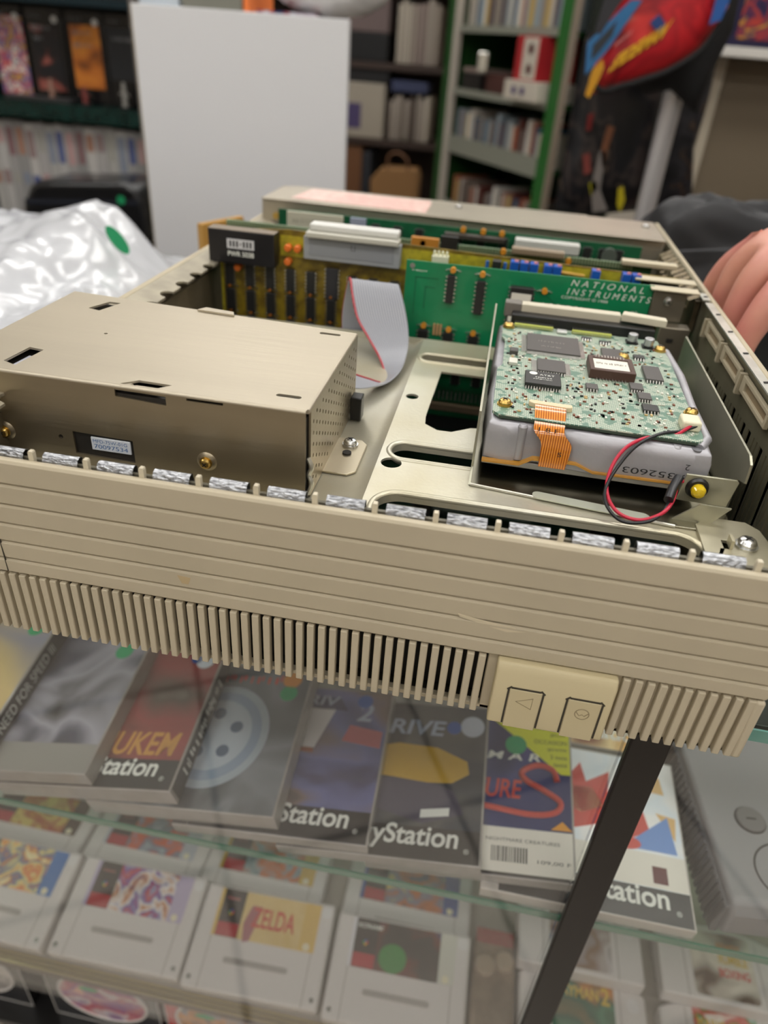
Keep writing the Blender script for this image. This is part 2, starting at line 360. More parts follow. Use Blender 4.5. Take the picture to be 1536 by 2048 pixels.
# --- base pan
m = M(); m.box(X0, XR, .2375, .735, -.2525, -.2505); m.box(-.2150, .1320, .733, .735, -.2525, -.170); m.out('base_pan', mat('pan_dark', '#3b372f', .5, .6), pc)
for x in (-.2, .1):
    for y in (.30, .70): M().cyl((x, y, -.259), (x, y, -.2525), .008).out('foot', black, pc)
M().box(-.205, .126, .245, .63, -.2405, -.239).out('motherboard', mat('motherboard_green', '#0d2e1e', .4, var=.3, vscale=60), pc)
random.seed(5)
m = M()
for i in range(46):
    x = -.19 + random.random() * .29; y = .25 + random.random() * .36; w = .008 + random.random() * .012
    m.box(x, x + w, y, y + .02, -.239, -.235)
for i in range(6): m.box(-.18, .10, .488 + .024 * i, .495 + .024 * i, -.239, -.228)
m.out('board_chips', chip_m, pc, smooth=0, kind='stuff')
m = M()
for i in range(20): m.box(-.03 + .003 * i, -.0285 + .003 * i, .385, .387, -.2345, -.228)
m.box(-.03, .04, .37, .375, -.235, -.22); m.out('board_pins', pin_m, pc, smooth=0)
# --- pressed steel drive shelf
PZ = -.1672
slotA = stadium(-.0385, .0995, .2425, .2690, r=.0118)
slotB = stadium(-.0392, .0885, .3015, .3172)
slotC = stadium(-.0410, .0900, .4310, .4432)
pent = [(-.0262, .4170), (.0520, .4170), (.0520, .3560), (-.0030, .3440), (-.0125, .3365), (-.0200, .3365), (-.0268, .3420), (-.0277, .3520)]
outer = [(-.0440, .2410), (.1060, .2410), (.1060, .4700), (-.0440, .4700)]
m = M().holed(outer, [slotA, slotB, slotC, pent, circle(-.0372, .2956, .0050), circle(-.0383, .3745, .0036)], XY(PZ), .0012)
m.out('drive_shelf', zinc, pc, smooth=25)
for s in (slotA, slotB, slotC):                                       # rolled lips
    cx = sum(p[0] for p in s) / len(s); cy = sum(p[1] for p in s) / len(s)
    hx = max(p[0] for p in s) - cx + .0001; hy = max(p[1] for p in s) - cy + .0001
    M().tube([(cx + (u - cx) * (1 + .0013 / hx), cy + (v - cy) * (1 + .0013 / hy), PZ + .0006) for u, v in s], .0016, 8, closed=True).out('rolled_lip', zinc, pc, smooth=60)
    k = M(); k_n = len(s); k.add([(u, v, PZ) for u, v in s] + [(u, v, PZ - .0028) for u, v in s], [(i, (i + 1) % k_n, k_n + (i + 1) % k_n, k_n + i) for i in range(k_n)]); k.out('slot_wall', zinc, pc, smooth=60)
m = M()
m.prism([(-.0440, PZ), (-.0440, PZ + .0012), (-.0500, PZ - .0028), (-.205, PZ - .0028), (-.205, PZ - .0040), (-.0500, PZ - .0040)], lambda u, v, w: (u, .2410 + w, v), .229)
m.out('drive_shelf_step', zinc, pc, smooth=50)
m = M(); m.box(-.205, .131, .4700, .4715, PZ - .012, PZ + .0012); m.out('shelf_flange', zinc, pc)
M().prism(circle(-.0500, .2470, .0042, 14), XY(PZ - .0026), .0006).out('shelf_hole', darkm, pc, smooth=0)
# corner plate and its screw
m = M().holed([(.0990, .2405), (.1300, .2405), (.1300, .2580), (.1262, .2800), (.1215, .2850), (.1060, .2850), (.0990, .2780)], [stadium(.1075, .1105, .2615, .2680, r=.0004)], XY(PZ + .0012), .0016)
cp = m.out('corner_plate', mat('zinc_plate', '#bdb7a0', .4, .75, var=.15, vscale=40), pc, smooth=0, bevel=.0003)
M().obox((.1095, .2615, PZ + .0028), (.0012, 0, 0), (0, .0055, 0), (0, 0, .0040)).out('bent_tab', zinc, cp)
def screw(x, y, z, r, nx, parent, m_=screw_m, up=(0, 0, 1), slot=True):
    u = Vector(up); o = Vector((x, y, z)); a = u.orthogonal().normalized(); b = u.cross(a); k = M()
    for p, q, r1, r2 in ((0, .25, 1.18, 1.18), (.25, .55, 1, 1), (.55, .85, 1, .8), (.85, 1.0, .8, .45)): k.cyl(o + u * r * p, o + u * r * q, r * r1, 20, r * r2)
    s = k.out('screw', m_, parent, smooth=40)
    if slot:
        k = M(); e = o + u * r * .99
        for d, w in ((a, b), (b, a)): k.obox(e - d * r * .5 - w * r * .1, d * r, w * r * .2, u * r * .04)
        k.out('screw_recess', darkm, s, smooth=0)
    return s
screw(.1170, .2655, PZ + .0028, .0040, 0, pc)
# --- rear wall of the case (on the right) with air slots
WT = -.1235
slots = []
for i in range(33):
    y = .286 + P5 * i; slots.append([(y, -.232), (y + .0017, -.232), (y + .0017, -.1455 - .0002 * i), (y, -.1455 - .0002 * i)])
wins = [[(.470, -.1405), (.476, -.1405), (.476, -.1300), (.470, -.1300)]]
M().holed([(.2400, -.2500), (.7300, -.2500), (.7300, WT), (.3000, WT), (.2400, -.1660)], slots + wins, YZ(.1325), .0010).out('rear_wall', mat('rear_wall_zinc', '#8f8a74', .45, .6, var=.2, vscale=30), pc, smooth=0)
m = M(); m.box(.1336, .1366, .2400, .735, -.2520, WT + .0012); m.out('shell_rear', beige_in, pc, bevel=.0006)
m = M()
m.obox((.1290, .300, WT), (.006, 0, 0), (0, .178, 0), (0, 0, .0008)); m.obox((.1290, .484, WT), (.006, 0, 0), (0, .016, 0), (0, 0, .0008))
m.out('rim_flange', mat('rim_zinc', '#d6d8cf', .35, .7, var=.2, vscale=80), pc, smooth=0)
for y in (.315, .345, .385, .420, .452, .490): M().prism([(0, 0), (.0028, .001), (.0028, .003), (0, .002)], lambda u, v, w, y=y: (.1305 + u, y + v, WT + .0009 + w), .0002).out('flange_hole', darkm, pc, smooth=0)
for y0, y1 in ((.325, .372), (.380, .418), (.426, .462)):
    m = M().holed([(y0, -.1375), (y1, -.1375), (y1, -.1290), (y0, -.1290)], [[(y0 + .003, -.1355), (y1 - .006, -.1355), (y1 - .006, -.1310), (y0 + .003, -.1310)]], YZ(.1296), .0022)
    m.out('latch_frame', beige_in, pc, bevel=.0004)
    M().box(.1312, .1322, y0 + .003, y1 - .004, -.1355, -.1310).out('latch_window', mat('latch_brown', '#8b7a5f', .6), pc, smooth=0)
    M().box(.1285, .1322, y1 + .001, y1 + .004, -.1400, -.1290).out('latch_rib', beige_in, pc)
finger = mat('tarnished_spring', '#a2957a', .38, .7, var=.35, vscale=120)
for i in range(12):
    y = .502 + .0113 * i
    m = M(); m.obox((.1245, y, -.1290), (.0095, 0, .0048), (0, .0052, 0), (0, .0004, .0006)); m.obox((.1245, y, -.1340), (.0006, 0, 0), (0, .0052, 0), (0, 0, .0052)); m.obox((.1215, y + .001, -.1345), (.0035, 0, .0006), (0, .0034, 0), (0, 0, .0008))
    m.out('spring_finger', finger, pc, smooth=0)
M().box(.1285, .1318, .498, .638, -.1480, -.1275).out('finger_strip', mat('strip_dark', '#5d523f', .5, .4), pc)
# --- front wall of the case (on the left), scalloped
LT = -.1375
sc = [(.245, -.25), (.66, -.25), (.66, LT + .0005)]
m = M(); m.box(-.2080, -.2070, .245, .66, -.25, LT - .010); m.out('front_wall', mat('front_wall_metal', '#6f6552', .5, .5, var=.3, vscale=25), pc, smooth=0)
poly = [(-.2150, .245), (-.2150, .66), (-.1985, .66)]
y = .655
while y > .25:
    for k in range(7): a = math.pi * k / 6; poly.append((-.1985 - .0055 * math.sin(a), y - .0115 * (1 - math.cos(a)) / 2 * 1.0 - .004))
    y -= .0229
poly.append((-.1985, .245))
M().prism(poly, lambda u, v, w: (u, v, LT + w - (u + .215) * .15), .0012).out('front_flange', mat('flange_metal', '#a79f8c', .45, .55, var=.25, vscale=60), pc, smooth=0)
M().box(-.2190, -.2150, .2375, .735, -.2520, LT + .0016).out('shell_front', beige_in, pc, bevel=.0006)
M().box(X0, -.2190, .2375, .735, -.2520, -.1900).out('front_bezel', beige_in, pc, bevel=.002)

# ---------------------------------------------------------------- power supply
ps = thing('power_supply', 'long metal power supply box with a pinkish label, at the far end', 'power supply', (-.04, .675, -.2505))
ps_m = mat('power_supply_steel', '#b9b1a0', .38, .75, var=.12, vscale=20)
m = M(); m.box(-.2130, .1290, .6440, .7150, -.2505, -.1205)
m.out('casing', ps_m, ps, bevel=.0012)
m = M(); m.prism([(-.2130, .6430), (-.2130, .7100), (-.2000, .7165), (.1290, .7165), (.1290, .6390)], XY(-.1205), .0012); m.out('lid', ps_m, ps, bevel=.0005)
M().box(.0000, .0700, .7160, .7200, -.1290, -.1193).out('lid_lip', ps_m, ps)
M().prism([(-.1900, .6545), (-.0700, .6480), (-.0700, .6900), (-.0720, .7060), (-.1840, .7080)], XY(-.1192), .0003).out('warning_label', mat('pink_label', '#e8cfc4', .35, var=.1, vscale=200, vcol='#dfb1a8'), ps, smooth=0)
m = M()
for i in range(5): m.box(-.150, -.085, .6580 + .008 * i, .6605 + .008 * i, -.1189, -.11885)
m.out('label_text', mat('label_red', '#d9a79f', .5), ps, smooth=0)
for x in (-.0450, .1180): screw(x, .688, -.1192, .0028, 0, ps)
M().cyl((-.2000, .6439, -.1330), (-.2000, .6420, -.1330), .0028).out('screw', brass, ps)

# ---------------------------------------------------------------- expansion cards
def dip(x, z, w, h, y, parent, rows=7, m_=chip_m, t=.0035):        # upright chip on a card (face towards -y)
    o = M().box(x, x + w, y - t, y, z - h, z).out('chip', m_, parent, bevel=.0003)
    k = M(); nrow = max(3, int(h / .00254))
    for i in range(nrow):
        zz = z - h + (i + .5) * h / nrow
        k.box(x - .0012, x + .0002, y - .0022, y, zz - .0004, zz + .0004); k.box(x + w - .0002, x + w + .0012, y - .0022, y, zz - .0004, zz + .0004)
    k.out('pins', pin_m, o, smooth=0); return o
def cap(x, z, y, parent, m_=amber, r=.0019):
    o = M().cyl((x, y - .0042, z), (x, y - .0012, z), r, 12).out('capacitor', m_, parent)
    k = M(); k.tube([(x - .005, y - .0005, z - .001), (x - .003, y - .002, z), (x + .003, y - .002, z), (x + .005, y - .0005, z - .001)], .0004, 6); k.out('leads', pin_m, o); return o
YG = .4880
ni = thing('expansion_card', 'bright green expansion card with white lettering, standing nearest to the drives', 'circuit card', (.02, YG, -.2405), group='upright expansion cards')
gbm = mat('bright_green_board', '#0c8454', .35, var=.18, vscale=45, coat=.3)
M().prism([(-.0622, -.2285), (.0985, -.2285), (.1060, -.2200), (.1060, -.1500), (.0985, -.1380), (.0985, -.1187), (-.0622, -.1197)], XZ(YG), .0016).out('circuit_board', gbm, ni, smooth=0)
M().cyl((-.0580, YG + .001, -.1228), (-.0580, YG - .0006, -.1228), .0017).out('mounting_hole', pin_m, ni)
for x, z, w, h in ((-.0337, -.1258, .0050, .0185), (-.0140, -.1275, .0056, .0220), (.0560, -.1480, .0050, .012)): dip(x, z, w, h, YG, ni)
soc = dip(.0085, -.1280, .0150, .0300, YG, ni, t=.006)
M().box(.0095, .0225, YG - .0064, YG - .006, -.1560, -.1315).out('paper_label', white_p, soc, smooth=0)
for x, z in ((-.0305, -.1222), (-.0110, -.1228), (-.0465, -.1615), (-.0290, -.1622), (-.0120, -.1628)): cap(x, z, YG, ni)
cap(.0305, -.1290, YG, ni)
for x in (-.0500, -.0325, -.0150): dip(x, -.1645, .0068, .0200, YG, ni)
m = M()
for i in range(3): m.box(-.0398 + .0022 * i, -.0385 + .0022 * i, YG - .002, YG, -.1675, -.1600)
m.out('resistors', mat('resistor_tan', '#c49a6c', .5), ni)
M().box(.0868, .0925, YG - .002, YG, -.1442, -.1392).out('jumper_block', darkm, ni)
m = M()
for i in range(2):
    for j in range(3): m.cyl((.0883 + .003 * i, YG - .002, -.1402 - .0015 * j), (.0883 + .003 * i, YG - .0045, -.1402 - .0015 * j), .0004, 6)
m.out('jumper_pins', mat('gold_pin', '#c98f4a', .3, .9), ni)
text('N A T I O N A L', .0465, (.0465, YG, -.1243), UX, UZ, white_ink, ni, height=.0040, shear=.25)
text('I N S T R U M E N T S', .0535, (.0450, YG, -.1300), UX, UZ, white_ink, ni, height=.0040, shear=.25)
text('COPYRIGHT \u00a9 1988', .0300, (.0420, YG, -.1330), UX, UZ, white_ink, ni, height=.0019)
text('NB-DIO-24', .0260, (.0310, YG, -.1395), UX, UZ, white_ink, ni, height=.0022)
text('W2', .004, (.0880, YG, -.1378), UX, UZ, white_ink, ni, height=.0018)
text('#', .010, (-.0580, YG, -.1262), UX, UZ, white_ink, ni, height=.0010)
tracem = mat('dark_green_trace', '#08633f', .4)
m = M()
for a, b, d_, e in ((-.055, -.130, -.040, -.130), (-.055, -.155, -.055, -.130), (-.048, -.150, -.048, -.136), (-.048, -.136, -.042, -.136)):
    m.box(min(a, d_) - .0004, max(a, d_) + .0004, YG - .0001, YG, min(b, e) - .0004, max(b, e) + .0004)
m.obox((.0300, YG - .0001, -.1310), (.0150, 0, -.0120), (0, .0001, 0), (.0005, 0, .0005)); m.out('traces', tracem, ni, smooth=0)
k = M(); k.box(-.0400, .0400, YG - .006, YG, -.2215, -.2170)
k.out('lower_bar', mat('tan_lower_bar', '#8a7862', .5), ni)
k = M()
for i in range(26): k.box(-.0400 + .0030 * i, -.0388 + .0030 * i, YG - .0030, YG, -.2140, -.2075)
k.out('lower_pins', pin_m, ni, smooth=0)
for i in range(5): dip(-.0380 + .0150 * i, -.1880, .0055, .0140, YG, ni)
# card bracket with its screw
br = M().box(.0990, .1200, YG - .0010, YG + .0002, -.1400, -.1215).out('bracket', mat('bracket_steel', '#8e877a', .35, .8), ni, bevel=.0008)
M().box(.0960, .1260, YG - .006, YG + .004, -.1200, -.1188).out('bracket_rail', mat('cream_rail', '#cfc6ac', .4, .3), ni, bevel=.0004)
screw(.1090, YG - .001, -.1270, .0026, 0, ni, up=(0, -1, 0))
M().box(.1060, .1250, YG - .012, YG - .001, -.200, -.1405).out('connector_shell', mat('shell_steel', '#8a8273', .4, .75), ni, bevel=.0006)
M().box(.1120, .1160, YG - .0128, YG - .012, -.1500, -.1475).out('shell_slot', darkm, ni)
M().box(.0040, .1050, YG - .001, YG + .001, -.2395, -.2285).out('edge_connector', black, ni)

YY = .5110
yc = thing('expansion_card', 'olive yellow expansion card full of chips and blue trimmers, behind the bright green card', 'circuit card', (-.05, YY, -.2405), group='upright expansion cards')
ybm = mat('olive_board', '#84701a', .4, var=.35, vscale=130, vcol='#5e4b14'); ybl = mat('yellow_board', '#b9ab2c', .4, var=.25, vscale=180, vcol='#9a9128')
M().prism([(-.2015, -.2285), (.1180, -.2285), (.1180, -.1180), (-.1500, -.1140), (-.2015, -.1180)], XZ(YY), .0016).out('circuit_board', ybm, yc, smooth=0)
M().box(-.1560, .1170, YY - .0001, YY, -.1320, -.1185 + .0005).out('bare_margin', ybl, yc, smooth=0)
M().box(-.2015, -.1995, YY - .0001, YY, -.2000, -.1400).out('bare_margin', ybl, yc, smooth=0)
bx = M().box(-.2050, -.1570, YY - .0120, YY, -.1385, -.1160).out('converter_module', mat('module_black', '#17161a', .35), yc, bevel=.0006)
M().box(-.2050, -.1570, YY - .0119, YY, -.1160, -.1157).out('module_top', mat('module_edge', '#7c6f5f', .5), bx, smooth=0)
lab = mat('label_white_black', '#cfcfd2', .5)
M().box(-.1912, -.1715, YY - .0122, YY - .012, -.1280, -.1215).out('printed_block', lab, bx, smooth=0)
text('III\u00b7III', .0160, (-.1893, YY - .0122, -.1268), UX, UZ, black_ink, bx, height=.0040, bold=.02)
text('PWR 5038', .0190, (-.1908, YY - .0120, -.1332), UX, UZ, white_ink, bx, height=.0034, bold=.02)
for r_, z in enumerate((-.1405, -.1590, -.1775)):
    for k in range(9):
        x = -.1968 + .0152 * k
        if r_ == 0 and k == 5: dip(x - .001, z + .004, .0085, .022, YY, yc, m_=mat('chip_charcoal', '#2c2c30', .35))
        else: dip(x, z, .0058, .0155, YY, yc)
        if r_: cap(x + .003, z + .0022, YY, yc, mat('orange_capacitor', '#a86424', .4), .0009)
orange = mat('orange_tantalum', '#e0732a', .35)
for x, z in ((-.1495, -.1255), (-.1425, -.1255), (-.1495, -.1350), (-.1870, -.1430)): M().cyl((x, YY - .006, z), (x, YY, z), .0026, 14).out('capacitor', orange, yc, bevel=.0008)
M().cyl((-.1060, YY - .005, -.1780), (-.1060, YY, -.1780), .0030).out('capacitor', mat('blue_cap', '#2465b8', .3), yc)
# grey flat-cable header
hd = M().box(-.1370, -.0690, YY - .0080, YY, -.1305, -.1150).out('cable_header', mat('header_grey', '#9a9da0', .4), yc, bevel=.0006)
M().box(-.1330, -.0735, YY - .0084, YY - .008, -.1275, -.1160).out('header_face', mat('header_grey_face', '#8e9195', .4), hd, bevel=.0003)
M().box(-.1345, -.0700, YY - .0130, YY - .001, -.1150, -.1112).out('header_cap', mat('header_pale', '#c4c2b6', .35), hd, bevel=.0008)
M().box(-.1330, -.0710, YY - .0080, YY + .003, -.1112, -.1065).out('header_latch', mat('header_white', '#d9d9d4', .35), hd, bevel=.0012)
k = M()
for i in range(5): k.box(-.128 + .012 * i, -.121 + .012 * i, YY - .0083, YY - .0079, -.1128, -.1114)
k.out('latch_slots', mat('slot_grey', '#7b7d85', .5), hd, smooth=0)
M().tube([(-.1030, YY - .0086, -.1180), (-.1030, YY - .0086, -.1215), (-.1005, YY - .0086, -.1215), (-.1005, YY - .0086, -.1180)], .0002, 5).out('key_mark', darkm, hd)
wh = M(); wh.box(-.0470, -.0360, YY - .008, YY, -.1240, -.1190); [wh.box(-.0465 + .0028 * i, -.0450 + .0028 * i, YY - .006, YY - .004, -.1190, -.1160) for i in range(4)]
wh.out('white_header', mat('cream_header', '#dcdcc4', .4), yc)
bl = mat('blue_trimmer', '#1f56b4', .3); rd = mat('trimmer_screw', '#d98a90', .4)
for x in (.0060, .0125, .0190, .0285, .0345, .0600, .0800, .0865):
    o = M().box(x, x + .0056, YY - .0080, YY, -.1290, -.1178 + .0008).out('trimmer', bl, yc, bevel=.0004)
    M().cyl((x + .0038, YY - .006, -.1170), (x + .0038, YY - .006, -.1160), .0013, 10).out('trimmer_screw', rd, o)
M().box(-.0060, .0000, YY - .007, YY, -.1270, -.1180).out('relay', chip_m, yc, bevel=.0005)
for x in (-.0095, .0025): M().cyl((x, YY - .004, -.1260), (x, YY - .004, -.1190), .0012, 8).out('diode', mat('blue_diode', '#2f66b0', .3), yc)
M().cyl((.0405, YY - .003, -.1215), (.0560, YY - .003, -.1222), .0011, 8).out('resistor', mat('resistor_gold', '#c79b3c', .4), yc)
M().box(.0945, .1180, YY - .0150, YY - .001, -.1400, -.1215).out('bracket', mat('dark_bracket', '#34352f', .35, .5), yc, bevel=.001)
screw(.1040, YY - .015, -.1260, .0026, 0, yc, up=(0, -1, 0))
M().box(.0880, .1270, YY - .010, YY, -.1195, -.1180).out('bracket_rail', mat('cream_rail', '#cfc6ac'), yc, bevel=.0004)
M().box(.0040, .1050, YY - .001, YY + .001, -.2395, -.2285).out('edge_connector', black, yc)

YT = .5610
tc = thing('expansion_card', 'dark green expansion card lined with fine pins, third from the drives', 'circuit card', (-.05, YT, -.2405), group='upright expansion cards')
M().box(-.2145, .1080, YT, YT + .0016, -.2285, -.1225).out('circuit_board', mat('dark_green_board', '#1d5a3b', .4, var=.3, vscale=60), tc, smooth=0)
k = M()
for i in range(140): x = -.213 + .0022 * i; k.box(x, x + .0009, YT - .003, YT, -.1262, -.1222)
k.out('pin_row', mat('pale_green_pins', '#9fae8c', .4, .3), tc, smooth=0, kind='stuff')
M().box(-.0690, -.0480, YT - .004, YT, -.1300, -.1195).out('resistor_pack', mat('amber_pack', '#bd8134', .35), tc, bevel=.0005)
M().box(-.0470, -.0340, YT - .004, YT, -.1290, -.1170).out('chip', chip_m, tc)
M().box(.0060, .0440, YT - .0100, YT - .001, -.1225, -.1185).out('connector_bar', mat('tan_bar', '#8b7c66', .5), tc, bevel=.0005)
for x, z in ((-.0600, -.1235), (.0000, -.1235), (.0480, -.1250)): M().cyl((x, YT - .004, z), (x, YT, z), .0022, 10).out('capacitor', amber, tc)
M().box(.0850, .1240, YT - .008, YT, -.1225, -.1190).out('bracket_rail', mat('cream_rail', '#cfc6ac'), tc, bevel=.0006)
M().box(.0040, .1050, YT - .001, YT + .001, -.2395, -.2285).out('edge_connector', black, tc)

YF = .6080
fc = thing('expansion_card', 'dark green expansion card with a white paper label, against the power supply', 'circuit card', (-.05, YF, -.2405), group='upright expansion cards')
M().box(-.1870, .1060, YF, YF + .0016, -.2285, -.1200).out('circuit_board', mat('deep_green_board', '#14603c', .4, var=.3, vscale=70), fc, smooth=0)
M().box(-.1790, -.1320, YF - .0030, YF, -.1360, -.1205).out('paper_label', mat('grey_label', '#c8c3b0', .5), fc, smooth=0)
text('#', .030, (-.174, YF - .003, -.1290), UX, UZ, mat('faded_print', '#a09a88', .6), fc, height=.004)
M().box(-.1260, -.1130, YF - .0030, YF, -.1330, -.1205).out('chip', mat('lilac_label', '#9aa0b4', .5), fc)
random.seed(9)
for i, x in enumerate([-.108, -.09, -.072, -.040, -.022, -.004, .062, .074, .086]): dip(x, -.1235, .0060, .015, YF, fc)
for x in (-.0340, -.0180, -.0030): M().cyl((x, YF - .004, -.1205), (x, YF, -.1205), .0022, 10).out('capacitor', amber, fc)
M().box(-.0480, .0000, YF - .010, YF - .001, -.1262, -.1232).out('socket_bar', mat('bar_brown', '#3c352e', .5), fc)
cb = M().box(.0080, .0580, YF - .012, YF - .001, -.1290, -.1215).out('edge_header', mat('pale_header', '#c9c9c3', .35), fc, bevel=.0006)
M().cyl((.082, YF - .005, -.1285), (.082, YF, -.1285), .006, 20).out('coil', mat('coil_steel', '#9d9f9a', .3, .8), fc)
M().box(.0040, .1050, YF - .001, YF + .001, -.2395, -.2285).out('edge_connector', black, fc)
# ---------------------------------------------------------------- shielded floppy drive
FT, FX, FY0, FY1 = -.1270, -.0676, .2577, .3610
fd = thing('floppy_drive', 'floppy drive in a brushed metal box with a small numbered label', 'disk drive', (-.15, .31, -.1710))
par = lambda P: [tuple(p) for p in P]
h1 = [(-.2100, .3438), (-.2050, .3610 - .004), (-.1985, .3570), (-.2030, .3420)]
h2 = [(-.2072, .2668), (-.2060, .2845), (-.1985, .2835), (-.2000, .2640)]
slo = [stadium(-.0865, -.0755, .3485, .3515), stadium(-.0850, -.0740, .2685, .2712), [(-.1500, .2600), (-.1440, .2655), (-.1290, .2650), (-.1335, .2600)], circle(-.1835, .3121, .0009, 10)]
m = M().holed([(-.2308, .2590), (FX - .0012, .2590), (FX - .0012, .3560), (-.2308, .3670)], [h1, h2] + slo, XY(FT - .0010), .0010)
m.out('top_cover', brushed, fd, smooth=0, bevel=0)
# front plate with a window, corner notch and pressed rim
zb = -.1695
win = [(-.1745, -.1629), (-.1465, -.1636), (-.1465, -.1527), (-.1745, -.1520)]
notch = [(-.1515, -.1320), (-.1290, -.1332), (-.1290, -.1292), (-.1515, -.1288)]
slit = [(-.1198, -.1296), (-.1040, -.1296), (-.1040, -.1283), (-.1198, -.1283)]
m = M().holed([(-.2306, zb), (FX - .0014, zb), (FX - .0014, FT - .0012), (-.2306, FT - .0012)], [win, notch, slit, circle(-.1805, -.1556, .0011, 10)], XZ(FY0), .0010)
fp = m.out('front_plate', brushed_shaded, fd, smooth=0)
M().tube([(-.2306, FY0 + .0010, FT - .0010), (FX - .0014, FY0 + .0010, FT - .0010)], .0010, 10).out('folded_edge', brushed, fd, smooth=60)
M().prism([(-.1520, .2578), (-.1290, .2578), (-.1320, .2606), (-.1345, .2630), (-.1440, .2632), (-.1490, .2600)], XY(-.1292), .0010).out('folded_tab', brushed, fd, bevel=.0003)
M().obox((-.1505, .2592, -.1282), (.0045, .0028, 0), (.0016, -.0010, .0002), (0, 0, .0010)).out('folded_tab', brushed, fd)
M().prism([(-.2300, FY0 + .0012), (-.0690, FY0 + .0012), (-.0690, .3550), (-.2300, .3650)], XY(zb), .0386).out('drive_body', mat('drive_dark', '#211e1b', .5), fd, smooth=0)
M().box(-.1665, -.1480, FY0 + .0002, FY0 + .0011, -.1600, -.1537).out('number_label', mat('label_blue_white', '#cfd4dc', .3), fd, bevel=.0003)
bluep = mat('blue_print', '#3e6ba3', .5)
text('MFD-75W-01G', .0160, (-.1655, FY0 + .0002, -.1562), UX, UZ, bluep, fd, height=.0016)
text('70097534', .0158, (-.1652, FY0 + .0002, -.1589), UX, UZ, bluep, fd, height=.0020)
for x, z in ((-.1129, -.1573), (-.2071, -.1565)):
    r = M(); r.cyl((x, FY0 + .0005, z), (x, FY0 - .0010, z), .0050, 28, .0036)
    r.out('pressed_boss', brushed_shaded, fd, smooth=50)
    screw(x, FY0 - .0010, z, .0024, 0, fd, m_=brass, up=(0, -1, 0))
# perforated right side
hs = []
for i in range(17):
    for j in range(7):
        y = .2660 + .0054 * i; z = -.1350 - .0054 * j + (.0027 if i % 2 else 0)
        if z > -.1305 or z < -.166: continue
        hs.append([(y + .0010 * math.cos(a), z + .0010 * math.sin(a)) for a in [math.pi / 3 * q for q in range(6)]])
m = M().holed([(.2615, zb), (.3560, zb), (.3560, FT - .001), (.2615, FT - .001)], hs[::1], YZ(FX - .0010), .0010)
m.out('perforated_side', brushed_shaded, fd, smooth=0)
M().tube([(FX - .0011, .2600, FT - .0011), (FX - .0011, .3560, FT - .0011)], .0011, 10).out('folded_edge', brushed, fd, smooth=60)
M().tube(spline([(FX - .001, .2608, -.1500), (FX + .0008, .2602, -.1540), (FX - .0005, .2606, -.1580), (FX + .0010, .2600, -.1620), (FX - .001, .2612, -.1680)]), .0011, 8).out('side_spring', zinc_light, fd)
m = M().prism([(-.0680, .2835), (-.0560, .2835), (-.0525, .2875), (-.0525, .3150), (-.0560, .3190), (-.0680, .3190)], XY(-.1698), .0011)
m.out('mounting_foot', mat('foot_steel', '#bdb39c', .35, .8, var=.15, vscale=30), fd, bevel=.0003)
screw(-.0605, .3120, -.1686, .0034, 0, fd)
M().cyl((-.0602, .3030, -.1686), (-.0602, .3030, -.1678), .0022, 16).out('foot_hole', darkm, fd)
M().box(-.0670, -.0610, .3400, .3480, -.1690, -.1560).out('plug', black, fd, bevel=.0006)
M().prism([(-.2070, .2668), (-.2060, .2830), (-.2020, .2820), (-.2030, .2655)], XY(-.1309), .0004).out('lever', mat('white_lever', '#c8cad6', .4), fd, smooth=0)
M().prism([(-.1560, .3590), (-.1350, .3575), (-.1370, .3620), (-.1530, .3640)], XY(FT + .0002), .0010).out('raised_tab', brushed, fd)

# ---------------------------------------------------------------- hard disk drive in its bracket
hd = thing('hard_drive', 'upturned hard disk with a green circuit board in a steel bracket with a yellow lamp', 'disk drive', (.055, .36, -.1668))
brk = mat('bracket_zinc', '#b4b29f', .36, .8, var=.15, vscale=30)
HX0, HX1, HB = .0015, .1035, -.1385
# bracket: floor tray and walls
m = M().prism([(.0010, .2850), (.0900, .2745), (.1150, .2745), (.1150, .4450), (.0010, .4450)], XY(-.1660), .0010)
tray = m.out('bracket_tray', mat('tray_shiny', '#8c8878', .22, 1), hd, bevel=.0003)
M().prism(stadium(.0290, .0800, 0, .0060, n=6), lambda u, v, w: (u, .2846 - (u - .001) * .1180 + v - .0012, -.1648 + w), .0004).out('tray_slot', mat('pale_slot', '#c6cbbb', .35, .5), tray, smooth=0)
M().tube([(.0010, .2850, -.1652), (.0900, .2746, -.1652)], .0007, 8).out('tray_lip', zinc_light, tray)
M().prism([(.2850, -.1655), (.2950, -.1612), (.2975, -.1345), (.4500, -.1305), (.4500, -.1655)], YZ(.0002), .0010).out('bracket_wall', brk, hd, smooth=0)
m = M().prism([(.2970, -.1655), (.2970, -.1500), (.2875, -.1470), (.2885, -.1385), (.2930, -.1362), (.4480, -.1362), (.4480, -.1655)], YZ(.1158), .0010); m.out('bracket_wall', brk, hd, smooth=0)
M().prism([(.0890, -.1655), (.1050, -.1655), (.1120, -.1560), (.0990, -.1560)], XZ(.2800), .0008).out('bracket_strut', brk, hd, smooth=0)
tab = M().prism([(.0925, -.1472), (.1135, -.1472), (.1148, -.1482), (.1132, -.1610), (.0915, -.1604)], XZ(.2895), .0010).out('lamp_tab', brk, hd, bevel=.0003)
M().cyl((.0985, .2899, -.1533), (.0985, .2876, -.1533), .0051, 28, .0043).out('lamp_ring', black, tab)
k = M()
for a, b, r1, r2 in ((0, .002, .0031, .0031), (.002, .0036, .0031, .0022), (.0036, .0042, .0022, .0009)): k.cyl((.0985, .2878 - a, -.1533), (.0985, .2878 - b, -.1533), r1, 22, r2)
k.out('yellow_lamp', mat('yellow_led', '#d8b81c', .12, coat=1), tab, smooth=60)
